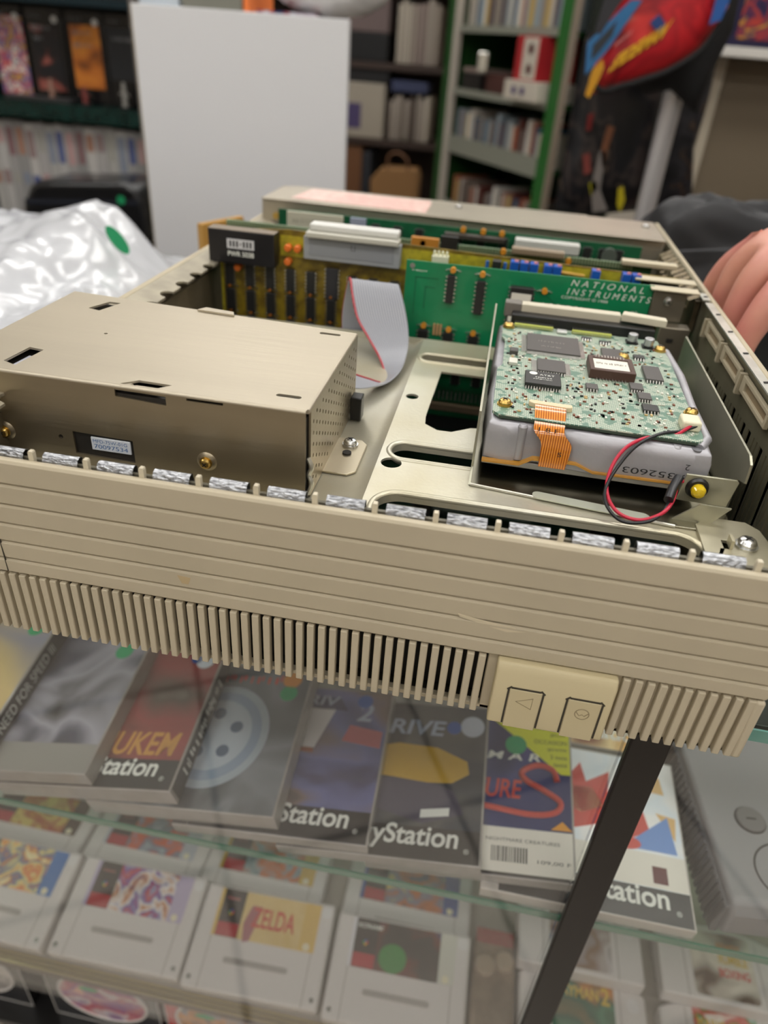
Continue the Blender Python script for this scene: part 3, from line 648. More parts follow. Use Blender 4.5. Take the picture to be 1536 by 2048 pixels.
# cast body
ZT = -.1392
bp = [(.0045, .2990), (.0120, .2972), (.0180, .2972), (.0210, .2992), (.0390, .2996), (.0430, .2970), (.0520, .2960), (.0900, .2960), (.0960, .2945), (.1030, .2950), (.1035, .3060), (.1010, .3090), (.1040, .3300), (.1040, .3380), (.1015, .3420), (.1042, .3720), (.1042, .3800), (.1020, .3840), (.1035, .4050), (.1035, .4380), (.0040, .4400), (.0030, .3700), (.0045, .3650), (.0030, .3300)]
m = M(); nb = len(bp)
cxm, cym = .053, .37
def ring(s_, z): return [(cxm + (x - cxm) * s_, cym + (y - cym) * s_, z) for x, y in bp]
vs = ring(1.0, -.1575) + ring(1.0, -.1445) + ring(.985, -.1405) + ring(.960, ZT)
m.add(vs, [(i + nb * q, (i + 1) % nb + nb * q, (i + 1) % nb + nb * (q + 1), i + nb * (q + 1)) for q in range(3) for i in range(nb)] + [tuple(range(nb)), tuple(range(3 * nb, 4 * nb))])
body = m.out('cast_body', cast, hd, smooth=50, bevel=.0006)
M().box(.0045, .1030, .2985, .4380, -.1608, -.1575).out('bottom_cover', mat('cover_silver', '#a9a8a6', .35, .7), hd, bevel=.0005)
k = M(); gp = [(.0045, -.1580), (.0215, -.1576), (.0270, -.1540), (.0400, -.1535), (.0465, -.1535), (.0545, -.1565), (.0930, -.1560)]
for a, b in zip(gp[:-1], gp[1:]): k.obox((a[0], .2947, a[1]), (b[0] - a[0], 0, b[1] - a[1]), (0, .003, 0), (0, 0, .0009))
k.out('gasket', mat('amber_gasket', '#c08a35', .4), hd)
for x, y, r in ((.0205, .2990, .0022), (.0880, .3000, .0024), (.1005, .3350, .0028), (.1005, .3760, .0028), (.0985, .4120, .0028), (.0080, .4250, .0028)):
    k = M(); k.cyl((x, y, -.1560), (x, y, -.1398), r, 18); k.cyl((x, y, -.1398), (x, y, -.1388), r, 18, r * .7); k.out('casting_boss', cast, hd, smooth=50)
M().tube([(.0975, .3000, -.1394), (.1012, .3060, -.1378), (.1005, .3400, -.1374), (.1020, .3800, -.1376), (.1005, .4200, -.1384)], .0022, 8).out('casting_rim', cast, hd, smooth=60)
M().cyl((.0570, .3030, ZT), (.0570, .3030, ZT + .0001), .0030, 20).out('casting_mark', mat('dark_cast', '#85858a', .5, .5), hd)
M().cyl((.0960, .2985, -.1398), (.0960, .2985, -.1390), .0022, 16).out('casting_mark', mat('dark_cast', '#85858a'), hd)
ftx = mat('stamped_black', '#222224', .6)
text('352603', .0225, (.0892, .2944, -.1502), (-1, 0, 0), (0, 0, -1), ftx, hd, height=.0030)
text('2', .0020, (.0940, .2930, -.1445), (-1, 0, 0), (0, 0, -1), ftx, hd, height=.0028)
text('9', .0022, (.0935, .2930, -.1496), (-1, 0, 0), (0, 0, -1), ftx, hd, height=.0030)
# circuit board
def pcb_mat():
    m = mat('dense_circuit_board', '#62806c', .4, coat=.2); nt = m.node_tree; N = nt.nodes; L = nt.links; p = N['Principled BSDF']
    t = N.new('ShaderNodeTexCoord')
    br_ = N.new('ShaderNodeTexBrick'); br_.inputs['Scale'].default_value = 1; br_.inputs['Brick Width'].default_value = .0019; br_.inputs['Row Height'].default_value = .0009; br_.inputs['Mortar Size'].default_value = .00016; br_.inputs['Mortar Smooth'].default_value = .1
    L.new(t.outputs['Object'], br_.inputs[0])
    n = N.new('ShaderNodeTexNoise'); n.inputs['Scale'].default_value = 170; L.new(t.outputs['Object'], n.inputs[0])
    mr = N.new('ShaderNodeMapRange'); mr.inputs[1].default_value = .42; mr.inputs[2].default_value = .46; L.new(n.outputs[0], mr.inputs[0])
    mu = N.new('ShaderNodeMath'); mu.operation = 'MULTIPLY'; L.new(br_.outputs['Fac'], mu.inputs[0]); L.new(mr.outputs[0], mu.inputs[1])
    mx = N.new('ShaderNodeMix'); mx.data_type = 'RGBA'; mx.inputs[6].default_value = c('#5f8270'); mx.inputs[7].default_value = c('#cfd2c0'); L.new(mu.outputs[0], mx.inputs[0]); L.new(mx.outputs[2], p.inputs['Base Color'])
    return m
BT = -.1365
m = M().prism([(.0090, .3015), (.0960, .3000), (.0985, .3020), (.1000, .3120), (.0985, .3180), (.0995, .4050), (.0970, .4330), (.0110, .4335), (.0065, .4280), (.0065, .4080), (.0085, .4040), (.0085, .3640), (.0060, .3580), (.0060, .3050)], XY(BT - .0014), .0014)
pb = m.out('circuit_board', pcb_mat(), hd, smooth=0)
M().prism([(.0090, .3012), (.0960, .2997), (.0960, .3003), (.0090, .3018)], XY(BT - .0017), .0012).out('board_edge', mat('board_edge', '#3d4b3f', .5), pb, smooth=0)
random.seed(3)
small = {'w': mat('smd_silver', '#d9d8cc', .35, .3), 'b': mat('smd_brown', '#77452f', .5), 'k': mat('smd_black', '#161616', .45), 't': mat('smd_tan', '#c3a873', .45)}
chips = [(.0206, .3855, .0290, .0280, chip_g, .0022, 1), (.0262, .3575, .0145, .0170, chip_g, .0020, 0), (.0200, .3360, .0175, .0165, chip_m, .0030, 0), (.0815, .3640, .0090, .0195, chip_g, .0020, 0), (.0617, .3870, .0110, .0170, chip_g, .0020, 0),
         (.0752, .3240, .0075, .0075, chip_m, .0018, 0), (.0745, .3370, .0065, .0080, chip_g, .0020, 0), (.0720, .3480, .0065, .0085, chip_g, .0020, 0), (.0500, .3420, .0060, .0065, chip_g, .0018, 0), (.0520, .4180, .0060, .0030, chip_m, .0015, 0), (.0620, .4150, .0060, .0030, chip_m, .0015, 0), (.0790, .3950, .0060, .0050, chip_m, .0018, 0)]
def clear(x, y, r=.0022):
    for a, b, w, h, *_ in chips + [(.0530, .3590, .0230, .0250, 0, 0, 0), (.0230, .3140, .0185, .0040, 0, 0, 0), (.0890, .3090, .0100, .0100, 0, 0, 0)]:
        if a - r < x < a + w + r and b - r < y < b + h + r: return False
    return True
for key, cnt in (('w', 150), ('b', 80), ('k', 60), ('t', 40)):
    k = M()
    for i in range(cnt):
        for _ in range(9):
            x = .0100 + .0009 * random.randint(0, 94); y = .3050 + .0016 * random.randint(0, 72)
            if clear(x, y): break
        else: continue
        w, h = random.choice([(.0008, .0014), (.0014, .0008), (.0016, .0009), (.0010, .0018)]); k.box(x, x + w, y, y + h, BT, BT + .0006)
    k.out('surface_parts', small[key], pb, smooth=0, kind='stuff')
for x, y, w, h, m_, t_, two in chips:
    o = M().box(x, x + w, y, y + h, BT + .0004, BT + t_).out('chip', m_, pb, bevel=.0003)
    k = M(); n_ = int(w / (.00065 if two else .0013))
    for i in range(n_):
        xx = x + (i + .5) * w / n_; d_ = .00018 if two else .0003
        for yy, s_ in ((y, -1), (y + h, 1)): k.obox((xx - d_, yy, BT + .0012), (2 * d_, 0, 0), (0, s_ * .0016, -.0011), (0, 0, .0002))
    k.out('chip_pins', pin_m, pb, smooth=0)
    if w > .012 and m_ is chip_g:
        k = M(); n_ = int(h / .0007)
        for i in range(n_): yy = y + (i + .5) * h / n_; k.box(x - .0028, x, yy - .0002, yy + .0002, BT, BT + .0007); k.box(x + w, x + w + .0028, yy - .0002, yy + .0002, BT, BT + .0007)
        k.out('chip_pins', pin_m, pb, smooth=0)
text('AT&T', .0075, (.0270, .3465, BT + .0031), UX, UY, white_ink, pb, height=.0019)
text('#', .0080, (.0250, .3435, BT + .0031), UX, UY, white_ink, pb, height=.0011)
text('#', .0095, (.0240, .3412, BT + .0031), UX, UY, white_ink, pb, height=.0010)
k = M(); k.cyl((.0240, .3492, BT + .0030), (.0240, .3492, BT + .0031), .0020, 18); k.out('chip_logo', white_ink, pb, smooth=0)
text('#', .0140, (.0270, .4000, BT + .0023), UX, UY, mat('faint_print', '#8b8781', .6), pb, height=.0022)
text('#', .0110, (.0285, .3920, BT + .0023), UX, UY, mat('faint_print', '#8b8781'), pb, height=.0022)
# brown socketed chip with white label
so = M().holed([(.0525, .3600), (.0755, .3600), (.0755, .3815), (.0525, .3815)], [[(.0550, .3630), (.0730, .3630), (.0730, .3785), (.0550, .3785)]], XY(BT), .0050).out('chip_socket', mat('brown_socket', '#4b3228', .45), pb, bevel=.0004)
M().box(.0550, .0730, .3630, .3785, BT, BT + .0042).out('socket_chip', white_p, pb, smooth=0)
k = M()
for i in range(10): k.box(.0562 + .0016 * i, .0568 + .0016 * i, .3790, .3812, BT + .0048, BT + .0054); k.box(.0562 + .0016 * i, .0568 + .0016 * i, .3575, .3600, BT + .0002, BT + .0008)
k.out('socket_pins', pin_m, pb, smooth=0)
text('#', .0150, (.0565, .3710, BT + .0043), UX, UY, mat('grey_print', '#8a857c', .6), pb, height=.0022)
# connectors, screws, electrolytics
M().box(.0110, .0950, .4340, .4470, -.1480, -.1310).out('drive_connector', black, hd, bevel=.0006)
M().box(.0160, .0750, .4420, .4490, -.1330, -.1265).out('cable_plug', mat('cream_plug', '#cfc8b3', .4), hd, bevel=.0006)
M().box(.0060, .0160, .4420, .4500, -.1350, -.1265).out('cable_plug', mat('grey_plug', '#77716a', .4), hd, bevel=.0006)
M().prism([(.0750, .4420), (.1010, .4380), (.1010, .4440), (.0770, .4490)], XY(-.1300), .0045).out('cable_plug', mat('ivory_plug', '#d5ceb8', .4), hd, bevel=.0006)
ylc = mat('yellow_green_block', '#a6ae4a', .45)
for x0, x1 in ((.0130, .0360), (.0470, .0700)):
    o = M().box(x0, x1, .4275, .4300, BT, BT + .0020).out('pin_block', ylc, pb, bevel=.0003); k = M(); n_ = 17
    for i in range(n_): x = x0 + (i + .5) * (x1 - x0) / n_; k.box(x - .0002, x + .0002, .4250, .4275, BT + .0012, BT + .0015); k.box(x - .0002, x + .0002, .4300, .4345, BT + .0018, BT + .0021)
    k.out('block_pins', pin_m, pb, smooth=0)
M().box(.0380, .0440, .4240, .4290, BT, BT + .0018).out('crystal', mat('crystal_tin', '#cfd0cc', .3, .8), pb, bevel=.0005)
for x, y in ((.0780, .4250), (.0865, .4200)):
    o = M().box(x, x + .0066, y - .004, y + .0026, BT, BT + .001).out('capacitor_base', black, pb)
    M().cyl((x + .0033, y - .0007, BT + .001), (x + .0033, y - .0007, BT + .0056), .0028, 20).out('can_capacitor', mat('can_silver', '#b9babd', .3, .8), pb, bevel=.0005)
for x, y in ((.0112, .3125), (.0982, .3300), (.0960, .4160), (.0098, .4260), (.0735, .3960)): screw(x, y, BT, .0030, 0, hd, m_=brass)
M().box(.0115, .0160, .3790, .3850, BT, BT + .0026).out('inductor', chip_g, pb, bevel=.0004)
M().box(.0115, .0160, .3640, .3710, BT, BT + .0018).out('coil_part', small['w'], pb, bevel=.0003)
# orange flat cable and its socket
M().prism([(.0222, .3148), (.0222, .3172), (.0420, .3165), (.0420, .3135), (.0395, .3128), (.0245, .3135)], XY(BT), .0024).out('flex_socket', mat('ivory_socket', '#dccba8', .45), pb, bevel=.0003)
fx = mat('orange_flex', '#d27a22', .22, coat=.6); N_ = fx.node_tree
t_ = N_.nodes.new('ShaderNodeTexCoord'); w_ = N_.nodes.new('ShaderNodeTexWave'); w_.inputs['Scale'].default_value = 290; w_.inputs['Distortion'].default_value = 0; w_.bands_direction = 'X'
r_ = N_.nodes.new('ShaderNodeValToRGB'); r_.color_ramp.elements[0].color = c('#9c4c10'); r_.color_ramp.elements[1].color = c('#e39035'); r_.color_ramp.elements[0].position = .2; r_.color_ramp.elements[1].position = .5
N_.links.new(t_.outputs['Object'], w_.inputs[0]); N_.links.new(w_.outputs[0], r_.inputs[0]); N_.links.new(r_.outputs[0], N_.nodes['Principled BSDF'].inputs['Base Color'])
A_ = [(.0250, .3142, -.1345), (.0250, .3080, -.1350), (.0252, .3010, -.1372), (.0255, .2965, -.1400), (.0290, .2952, -.1440), (.0298, .2945, -.1480), (.0300, .2942, -.1562)]
B_ = [(.0390, .3136, -.1345), (.0390, .3080, -.1350), (.0388, .3010, -.1372), (.0390, .2965, -.1400), (.0425, .2952, -.1440), (.0428, .2945, -.1480), (.0420, .2942, -.1562)]
fl = M().loft(spline(A_), spline(B_), .00025).out('flex_cable', fx, hd, smooth=60)
text('S', .0016, (.0375, .2941, -.1500), UX, UZ, ftx, fl, height=.0022); text('1 8 F', .0090, (.0272, .2957, -.1395), UX, (0, .3, 1), ftx, fl, height=.0018)
# white plug with red and black wires to the lamp
pl = M().box(.0900, .0985, .3095, .3190, BT, BT + .0048).out('wire_plug', mat('cream_wire_plug', '#e2dcc0', .45), pb, bevel=.0010)
redw = mat('red_wire', '#c01f3c', .35); blkw = mat('black_wire', '#17171a', .35)
Z = lambda x, y, Y: tuple(atY(x, y, Y))
rw = [(.0945, .3105, -.1335), Z(1345, 872, .305), Z(1295, 875, .300), Z(1255, 893, .294), Z(1228, 925, .288), Z(1214, 965, .281), Z(1218, 1000, .275), Z(1240, 1028, .270), Z(1280, 1040, .269), Z(1322, 1028, .271), Z(1345, 1003, .278), Z(1358, 965, .288), (.0960, .2925, -.1530)]
bw = [(.0975, .3105, -.1330), Z(1362, 862, .308), Z(1320, 868, .302), Z(1275, 890, .294), Z(1238, 930, .286), Z(1212, 975, .279), Z(1212, 1008, .273), Z(1236, 1038, .268), Z(1270, 1046, .267), Z(1310, 1038, .269), Z(1335, 1010, .276), Z(1350, 965, .288), (.0950, .2925, -.1520)]
M().tube(spline(rw), .00080, 10).out('red_wire', redw, hd, smooth=60)
M().tube(spline(bw), .00075, 10).out('black_wire', blkw, hd, smooth=60)
M().tube([Z(1337, 1000, .2765), Z(1345, 978, .283), Z(1358, 955, .2885)], .0021, 12).out('wire_sleeve', blkw, hd, smooth=60)

# ---------------------------------------------------------------- ribbon cable
rb = mat('grey_ribbon', '#b6b8bf', .4); N_ = rb.node_tree
t_ = N_.nodes.new('ShaderNodeUVMap'); w_ = N_.nodes.new('ShaderNodeTexWave'); w_.inputs['Scale'].default_value = 6.4; w_.bands_direction = 'X'
r_ = N_.nodes.new('ShaderNodeValToRGB'); r_.color_ramp.elements[0].color = c('#5c5e66'); r_.color_ramp.elements[1].color = c('#a6a8af'); r_.color_ramp.elements[1].position = .5
N_.links.new(t_.outputs[0], w_.inputs[0]); N_.links.new(w_.outputs[0], r_.inputs[0]); N_.links.new(r_.outputs[0], N_.nodes['Principled BSDF'].inputs['Base Color'])
E1 = [Z(688, 700, .470), Z(684, 640, .474), Z(690, 590, .474), Z(699, 556, .466), Z(704, 590, .455), Z(714, 635, .446), Z(734, 672, .438), Z(757, 712, .428), Z(768, 742, .418), Z(764, 764, .402), Z(735, 757, .388), Z(690, 742, .378), Z(668, 734, .375)]
E2 = [Z(775, 720, .474), Z(780, 660, .480), Z(786, 600, .480), Z(795, 568, .470), Z(806, 600, .458), Z(814, 640, .450), Z(817, 672, .442), Z(814, 705, .430), Z(800, 740, .408), Z(772, 765, .388), Z(735, 775, .372), Z(700, 776, .362), Z(668, 776, .358)]
S1, S2 = spline(E1, 8), spline(E2, 8)
rc = thing('ribbon_cable', 'grey flat ribbon cable with a red edge, looping down to the floppy drive', 'cable', (-.045, .42, -.17))
o = M().loft(S1, S2, .0007).out('flat_cable', rb, rc, smooth=60)
me = o.data; uv = me.uv_layers.new(name='uv'); half = {}
for i in range(len(S1)):
    for j, u_ in ((0, 0), (1, 1), (2, 1), (3, 0)): half[i * 4 + j] = (u_ * 3.0, i / 10)
for lp in me.loops: uv.data[lp.index].uv = (half[lp.vertex_index][0] / 3, half[lp.vertex_index][1])
M().tube([a + (b - a) * .01 for a, b in zip(S1, S2)], .0007, 6).out('red_edge', mat('red_stripe', '#b4454c', .4), rc, smooth=60)

# ================================================================ ON THE COUNTER SHELVES
clear_p = mat('clear_case_plastic', '#a39e98', .18, coat=.6, var=.12, vscale=60)
clear_l = mat('clear_case_light', '#c3bdb4', .2, coat=.5)
blk_tray = mat('case_tray', '#38322f', .35, coat=.4)
def case(label, loc, rot, art_m, t=.0105, w=.142, h=.125, band=None, title=None, brand=True, stickers=(), spine=None, light=False, group=None, extra=None, name='game_case'):
    r = thing(name, label, 'video game', loc, rot, group)
    sh = clear_l if light else clear_p
    M().box(0, w, 0, h, 0, t).out('case_shell', sh, r, A=False, bevel=.0008)
    M().box(.0120, w - .0015, .0010, h - .0015, t - .0005, t + .0002).out('cover_sheet', art_m, r, A=False, smooth=0)
    k = M(); k.box(.0005, .0115, .001, h - .001, t - .0002, t + .0003)
    for i in range(12): k.box(.002, .010, .01 + .009 * i, .013 + .009 * i, t + .0003, t + .0008)
    k.out('hinge_strip', blk_tray if not light else sh, r, A=False, smooth=0)
    if band is not None:
        M().box(.0120, w - .0015, .0010, .0235, t + .0002, t + .0003).out('logo_band', band, r, A=False, smooth=0)
    if brand: text('PlayStation', .0800, (.0460, .0062, t + .0003), UX, UY, white_ink, r, A=False, height=.0185, bold=.02, shear=.08 if not light else 0, name='brand_lettering'); text('\u00ae', .0035, (.1300, .0075, t + .0003), UX, UY, white_ink, r, A=False, name='brand_lettering')
    for tt in title or ():
        text(tt[0], tt[1], (tt[2], tt[3], t + .0004), tt[6] if len(tt) > 6 else UX, UY, tt[5], r, A=False, height=tt[4], bold=.02, shear=.15, name='title_lettering')
    for s in stickers:
        M().prism(circle(s[0], s[1], s[2], 24), XY(t + .0005), .0002).out('round_sticker', s[3], r, A=False, smooth=0)
    if spine:
        M().box(w, w + .0002, .003, h - .003, .001, t - .001).out('spine_card', mat('spine_black', '#2a2422', .4), r, A=False, smooth=0)
        text(spine, .080, (w + .0002, .020, t * .22), UY, UZ, white_ink, r, A=False, height=t * .5, name='spine_lettering')
    if extra: extra(r, t)
    return r
gold = mat('gold_title', '#c08a3a', .4); redt = mat('red_title', '#c8473d', .4); whi = white_ink
silver_band = mat('dark_band', '#3b3835', .4)
T1, T2 = .0105, .0165
TX = math.radians(7.5)
def ex_drive(r, t):
    yel = mat('yellow_car_paint', '#c9a33a', .3)
    M().prism([(.040, .070), (.050, .082), (.075, .088), (.105, .086), (.128, .076), (.130, .066), (.118, .058), (.100, .057), (.070, .060), (.045, .062)], XY(t + .0002), .0002).out('printed_car', yel, r, A=False, smooth=0)
    M().prism([(.055, .055), (.085, .062), (.120, .052), (.128, .035), (.100, .026), (.060, .036)], XY(t + .00015), .0002).out('printed_road', mat('printed_dusk', '#54505e', .4), r, A=False, smooth=0)
    M().prism([(.098, .030), (.118, .033), (.118, .039), (.098, .036)], XY(t + .00045), .0001).out('printed_plate', whi, r, A=False, smooth=0)
def ex_gt(r, t):
    for P, m_ in (([(.060, .070), (.075, .105), (.098, .105), (.088, .070)], mat('printed_white_car', '#d7d4d2', .35)), ([(.060, .066), (.088, .066), (.087, .070), (.060, .070)], mat('printed_rust', '#8d4d33', .4)), ([(.055, .040), (.078, .036), (.078, .048), (.055, .052)], mat('printed_white_car', '#d7d4d2')), ([(.060, .105), (.070, .116), (.100, .116), (.108, .104)], mat('printed_navy', '#2b2c55', .4)), ([(.108, .078), (.138, .074), (.138, .088), (.112, .092)], mat('printed_pinkred', '#b6636a', .4))):
        M().prism(P, XY(t + .0002), .0002).out('printed_shape', m_, r, A=False, smooth=0)
def ex_wheel(r, t):
    for rad, m_, q in ((.044, mat('wheel_rim', '#9aa5ad', .3), .0002), (.038, mat('wheel_blue', '#7f90a2', .3), .0004), (.030, mat('wheel_pale', '#a3adb6', .3), .0006)):
        M().prism([(.0780 + rad * .95 * math.cos(a / 20 * math.pi), .0600 + rad * 1.0 * math.sin(a / 20 * math.pi)) for a in range(40)], XY(t + q), .0002).out('printed_wheel', m_, r, A=False, smooth=0)
    for a in range(5): M().prism(circle(.078 + .017 * math.cos(a * 1.257 + .4), .060 + .018 * math.sin(a * 1.257 + .4), .0050, 14), XY(t + .0009), .0001).out('printed_hole', mat('wheel_hole', '#3b5169', .4), r, A=False, smooth=0)
def ex_night(r, t):
    M().prism([(.082, .1225), (.1405, .1225), (.1405, .078), (.134, .078)], XY(t + .0004), .0002).out('yellow_ribbon', mat('yellow_sticker', '#d8dc2c', .4), r, A=False, smooth=0)
    for i, (s, w_) in enumerate((('SOUS-TITR\u00c9', .030), ('JEUX', .012), ('OCCASION', .024), ('garantie', .014), ('3 mois', .012), ('test\u00e9', .010))):
        text(s, w_, (.1385 - w_, .1150 - .0062 * i, t + .0006), UX, UY, black_ink, r, A=False, height=.0034, name='ribbon_lettering')
    M().box(.072, .1405, .0030, .0340, t + .0004, t + .0007).out('price_label', white_p, r, A=False, bevel=.0001)
    k = M(); random.seed(2); x = .086
    while x < .110: w_ = random.choice((.0006, .0011)); k.box(x, x + w_, .0100, .0205, t + .0007, t + .00075); x += w_ + .0008
    k.out('bar_code', black_ink, r, A=False, smooth=0)
    text('NIGHTMARE CREATURES', .050, (.082, .0240, t + .0007), UX, UY, black_ink, r, A=False, height=.0024, name='price_lettering')
    text('109,00 F', .022, (.1170, .0105, t + .0007), UX, UY, black_ink, r, A=False, height=.0028, name='price_lettering')
    M().prism([(.126, .0355), (.1405, .0355), (.134, .0420)], XY(t + .0004), .0001).out('corner_triangle', mat('orange_corner', '#e09a2a', .4), r, A=False, smooth=0)
    S = [(.131, .072), (.128, .081), (.117, .084), (.106, .078), (.109, .071), (.122, .064), (.133, .056), (.129, .048), (.112, .045), (.085, .048), (.066, .050)]
    M().tube(spline([(x, y, t + .0006) for x, y in S], 5), .0022, 8).out('big_letter', redt, r, A=False)
zs = SH1
A1 = art('art_grey_room', ['#3a3836', '#6b6a70', '#9c9aa4', '#4a4a58', '#2d2b2c'], 14, seed=1)
cases = [
 ('A', -.446, .284, T2, art('art_desert', ['#7f8399', '#c9b27a', '#b08a48', '#7a6a52'], 10, seed=4, stretch=(.6, 1, 1)), dict(label='thick game case with a sandy yellow cover, leftmost of the row on the glass shelf', spine='NEED FOR SPEED III', stickers=[(.125, .112, .008, green_dot)], brand=False)),
 ('B', -.3637, .281, T2, A1, dict(label='thick game case with a silvery car cover, right of the sandy one', stickers=[(.122, .108, .0075, green_dot), (.040, .022, .0072, mat('pale_disc', '#b9b6ae', .3))], brand=False, band=mat('grey_band', '#8a8781', .5), spine=None)),
 ('C', -.302, .281, T2, art('art_red_sky', ['#2a2220', '#7c3a34', '#8f3c3a', '#55453c', '#9a958c'], 13, seed=7), dict(label='thick red game case lettered DUKE NUKEM', title=[('DUKE', .050, .020, .046, .018, gold), ('NUKEM', .066, .068, .0265, .0190, gold)], stickers=[(.128, .112, .0078, mat('pale_blue_disc', '#cdd5df', .3)), (.120, .114, .0050, mat('blue_disc', '#2d57a3', .3))], spine='#', band=mat('black_band', '#1c1a1c', .35))),
 ('D', -.232, .282, T2, art('art_grey_storm', ['#3a3d40', '#5d6165', '#7b7f84', '#46484b'], 12, seed=9), dict(label='thick grey game case with a large pale blue car wheel on the cover', title=[('#', .070, .055, .108, .0085, redt)], stickers=[(.126, .100, .0070, green_dot), (.126, .113, .0075, mat('orange_disc', '#d98f33', .4))], brand=False, extra=ex_wheel)),
 ('E', -.169, .2805, T1, art('art_violet_street', ['#24221f', '#4b4a6c', '#6c6f9c', '#7b6a66', '#34302e'], 15, seed=12), dict(label='game case with a white racing car on a blue violet cover', title=[('DRIV', .040, .060, .1080, .0090, mat('silver_title', '#a8b3c6', .3)), ('2', .012, .116, .096, .016, mat('silver_title', '#a8b3c6'))], stickers=[(.120, .114, .006, mat('blue_disc', '#2d57a3'))], band=mat('black_band', '#1c1a1c'), extra=ex_gt)),
 ('F', -.0925, .2805, T1, art('art_dark_night', ['#23252a', '#3f434b', '#5b5a58', '#2d2b33'], 12, seed=15), dict(label='game case lettered DRIVE with a yellow car on the cover', title=[('DRIVE', .060, .050, .0960, .0130, mat('silver_title', '#a8b3c6'))], stickers=[(.130, .106, .0090, mat('badge_silver', '#bfc6d2', .3)), (.116, .104, .0055, mat('blue_disc', '#2d57a3'))], band=silver_band, extra=ex_drive)),
 ('G', -.0300, .283, T1, art('art_deep_blue', ['#23284d', '#2c3468', '#3a4380', '#252a4a'], 9, seed=18), dict(label='dark blue game case with a yellow corner ribbon and a price label', title=[('N I G H T M A R E', .120, .012, .0870, .0065, whi), ('CREATURE', .070, .036, .0560, .0150, redt)], stickers=[(.101, .1000, .0080, green_dot)], band=silver_band, extra=ex_night)),
]
order = {}
for key, x, y, t, a_, kw in cases:
    TY = math.radians({'A': -13, 'B': -13, 'C': -13, 'D': -10, 'E': -8.3, 'F': -9.3, 'G': -8.5}[key])
    r = case(kw.pop('label'), (x, y, zs + .0006), (TX, TY, 0), a_, t=t, group='overlapping game cases on the glass shelf', **kw)
    order[key] = r
# plain cases lying underneath at the back and front
plain = art('art_plain_grey', ['#8f8a84', '#a8a39b', '#77726d'], 20, seed=30)
for i, (x, y, w) in enumerate(((-.150, .300, .128), (-.060, .2805, .128), (.0700 - .045, .2810, .0), (-.300, .300, .128))):
    if not w: continue
for i, (x, y, lab) in enumerate(((-.178, .345, 'spare grey case lying under the violet racing cover'), (-.045, .350, 'spare grey case lying under the back of the night cover'), (-.330, .345, 'spare grey case lying under the back of the red cover'))):
    case(lab, (x, y, SH1 + .0003), (0, 0, 0), plain, t=.0095, brand=False, light=True, group='spare cases underneath')
# white case right of the post
def ex_white(r, t):
    M().box(.012, .1405, .0240, .0480, t + .0003, t + .0004).out('white_border', white_p, r, A=False, smooth=0)
    M().box(.117, .127, .0270, .0390, t + .0005, t + .0006).out('rating_badge', mat('dark_red_badge', '#5d1f22', .4), r, A=False, smooth=0)
    text('S', .026, (.085, .048, t + .0006), UX, UY, redt, r, A=False, height=.018, bold=.04, name='title_lettering')
    for P_, m_ in (([(.030, .075), (.050, .095), (.046, .108), (.060, .098), (.070, .112), (.074, .096), (.092, .108), (.090, .090), (.112, .092), (.118, .066), (.128, .050), (.110, .060), (.096, .052), (.090, .066), (.062, .056), (.058, .070), (.036, .060)], redt), ([(.045, .078), (.060, .090), (.078, .092), (.086, .078), (.070, .070)], mat('peach_print', '#eab98f', .4)), ([(.108, .098), (.132, .096), (.130, .110), (.112, .112)], mat('gold_print', '#dfb878', .4)), ([(.030, .098), (.045, .108), (.034, .112)], mat('sky_print', '#a9cfe8', .4)), ([(.022, .048), (.036, .050), (.026, .066)], mat('mint_print', '#9cc9a4', .4)), ([(.124, .080), (.136, .060), (.138, .078)], mat('gold_print', '#dfb878'))):
        M().prism(P_, XY(t + .00035), .0001).out('printed_shape', m_, r, A=False, smooth=0)
    k = M(); k.prism([(.098, .050), (.136, .050), (.132, .078)], XY(t + .00045), .0001); k.out('printed_blue_net', mat('blue_net', '#6e93d0', .4), r, A=False, smooth=0)
wart = art('art_white_red', ['#f2f2f0', '#f4f4f2', '#e3edf4', '#f4f4f2', '#f2f1ee', '#dfe9f0'], 17, seed=40)
case('white game case with red cartoon splash lettering, right of the dark post', (.0490, .2800, SH1 + .0004), (math.radians(5), 0, 0), wart, t=.0110, light=True, band=mat('black_band', '#1c1a1c'), extra=ex_white)
case('game case with a golden brown cover, behind the white one', (.0500, .4180, SH1 + .0003), (math.radians(4), 0, 0), art('art_golden', ['#2f3a4c', '#e1b86a', '#d79a4e', '#f0d79a', '#8a5330'], 12, seed=44), t=.0105)

# ---------------------------------------------------------------- grey games console
gc = thing('games_console', 'grey disc games console with ribbed vents along its side, right on the glass shelf', 'games console', (.2056, .2838, SH1), (0, 0, math.radians(5.5)))
gcm = mat('console_grey', '#8b8a8b', .4, bump=.1, bscale=700); gcd = mat('console_dark', '#57565a', .45)
x0, x1, y0, y1, zt = .2056, .4700, .2838, .4700, -.4450
M().prism([(y0 + .006, zt), (y1 - .006, zt), (y1, zt - .006), (y1, SH1 + .004), (y1 - .01, SH1 + .0004), (y0 + .010, SH1 + .0004), (y0, SH1 + .008), (y0, zt - .008)], YZ(x0 + .001), x1 - x0).out('console_body', gcm, gc, bevel=.0035, seg=3)
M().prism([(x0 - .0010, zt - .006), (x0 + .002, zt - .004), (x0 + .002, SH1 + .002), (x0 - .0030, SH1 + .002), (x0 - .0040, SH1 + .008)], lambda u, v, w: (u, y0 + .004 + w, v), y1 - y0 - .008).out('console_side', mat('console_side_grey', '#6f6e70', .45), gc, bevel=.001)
k = M()
for i in range(31):
    y = y0 + .009 + .0056 * i; k.obox((x0 - .0050, y, SH1 + .0060), (.0040, 0, .0265), (0, .0028, 0), (-.0012, 0, .0004))
k.out('vent_ribs', gcd, gc, smooth=0)
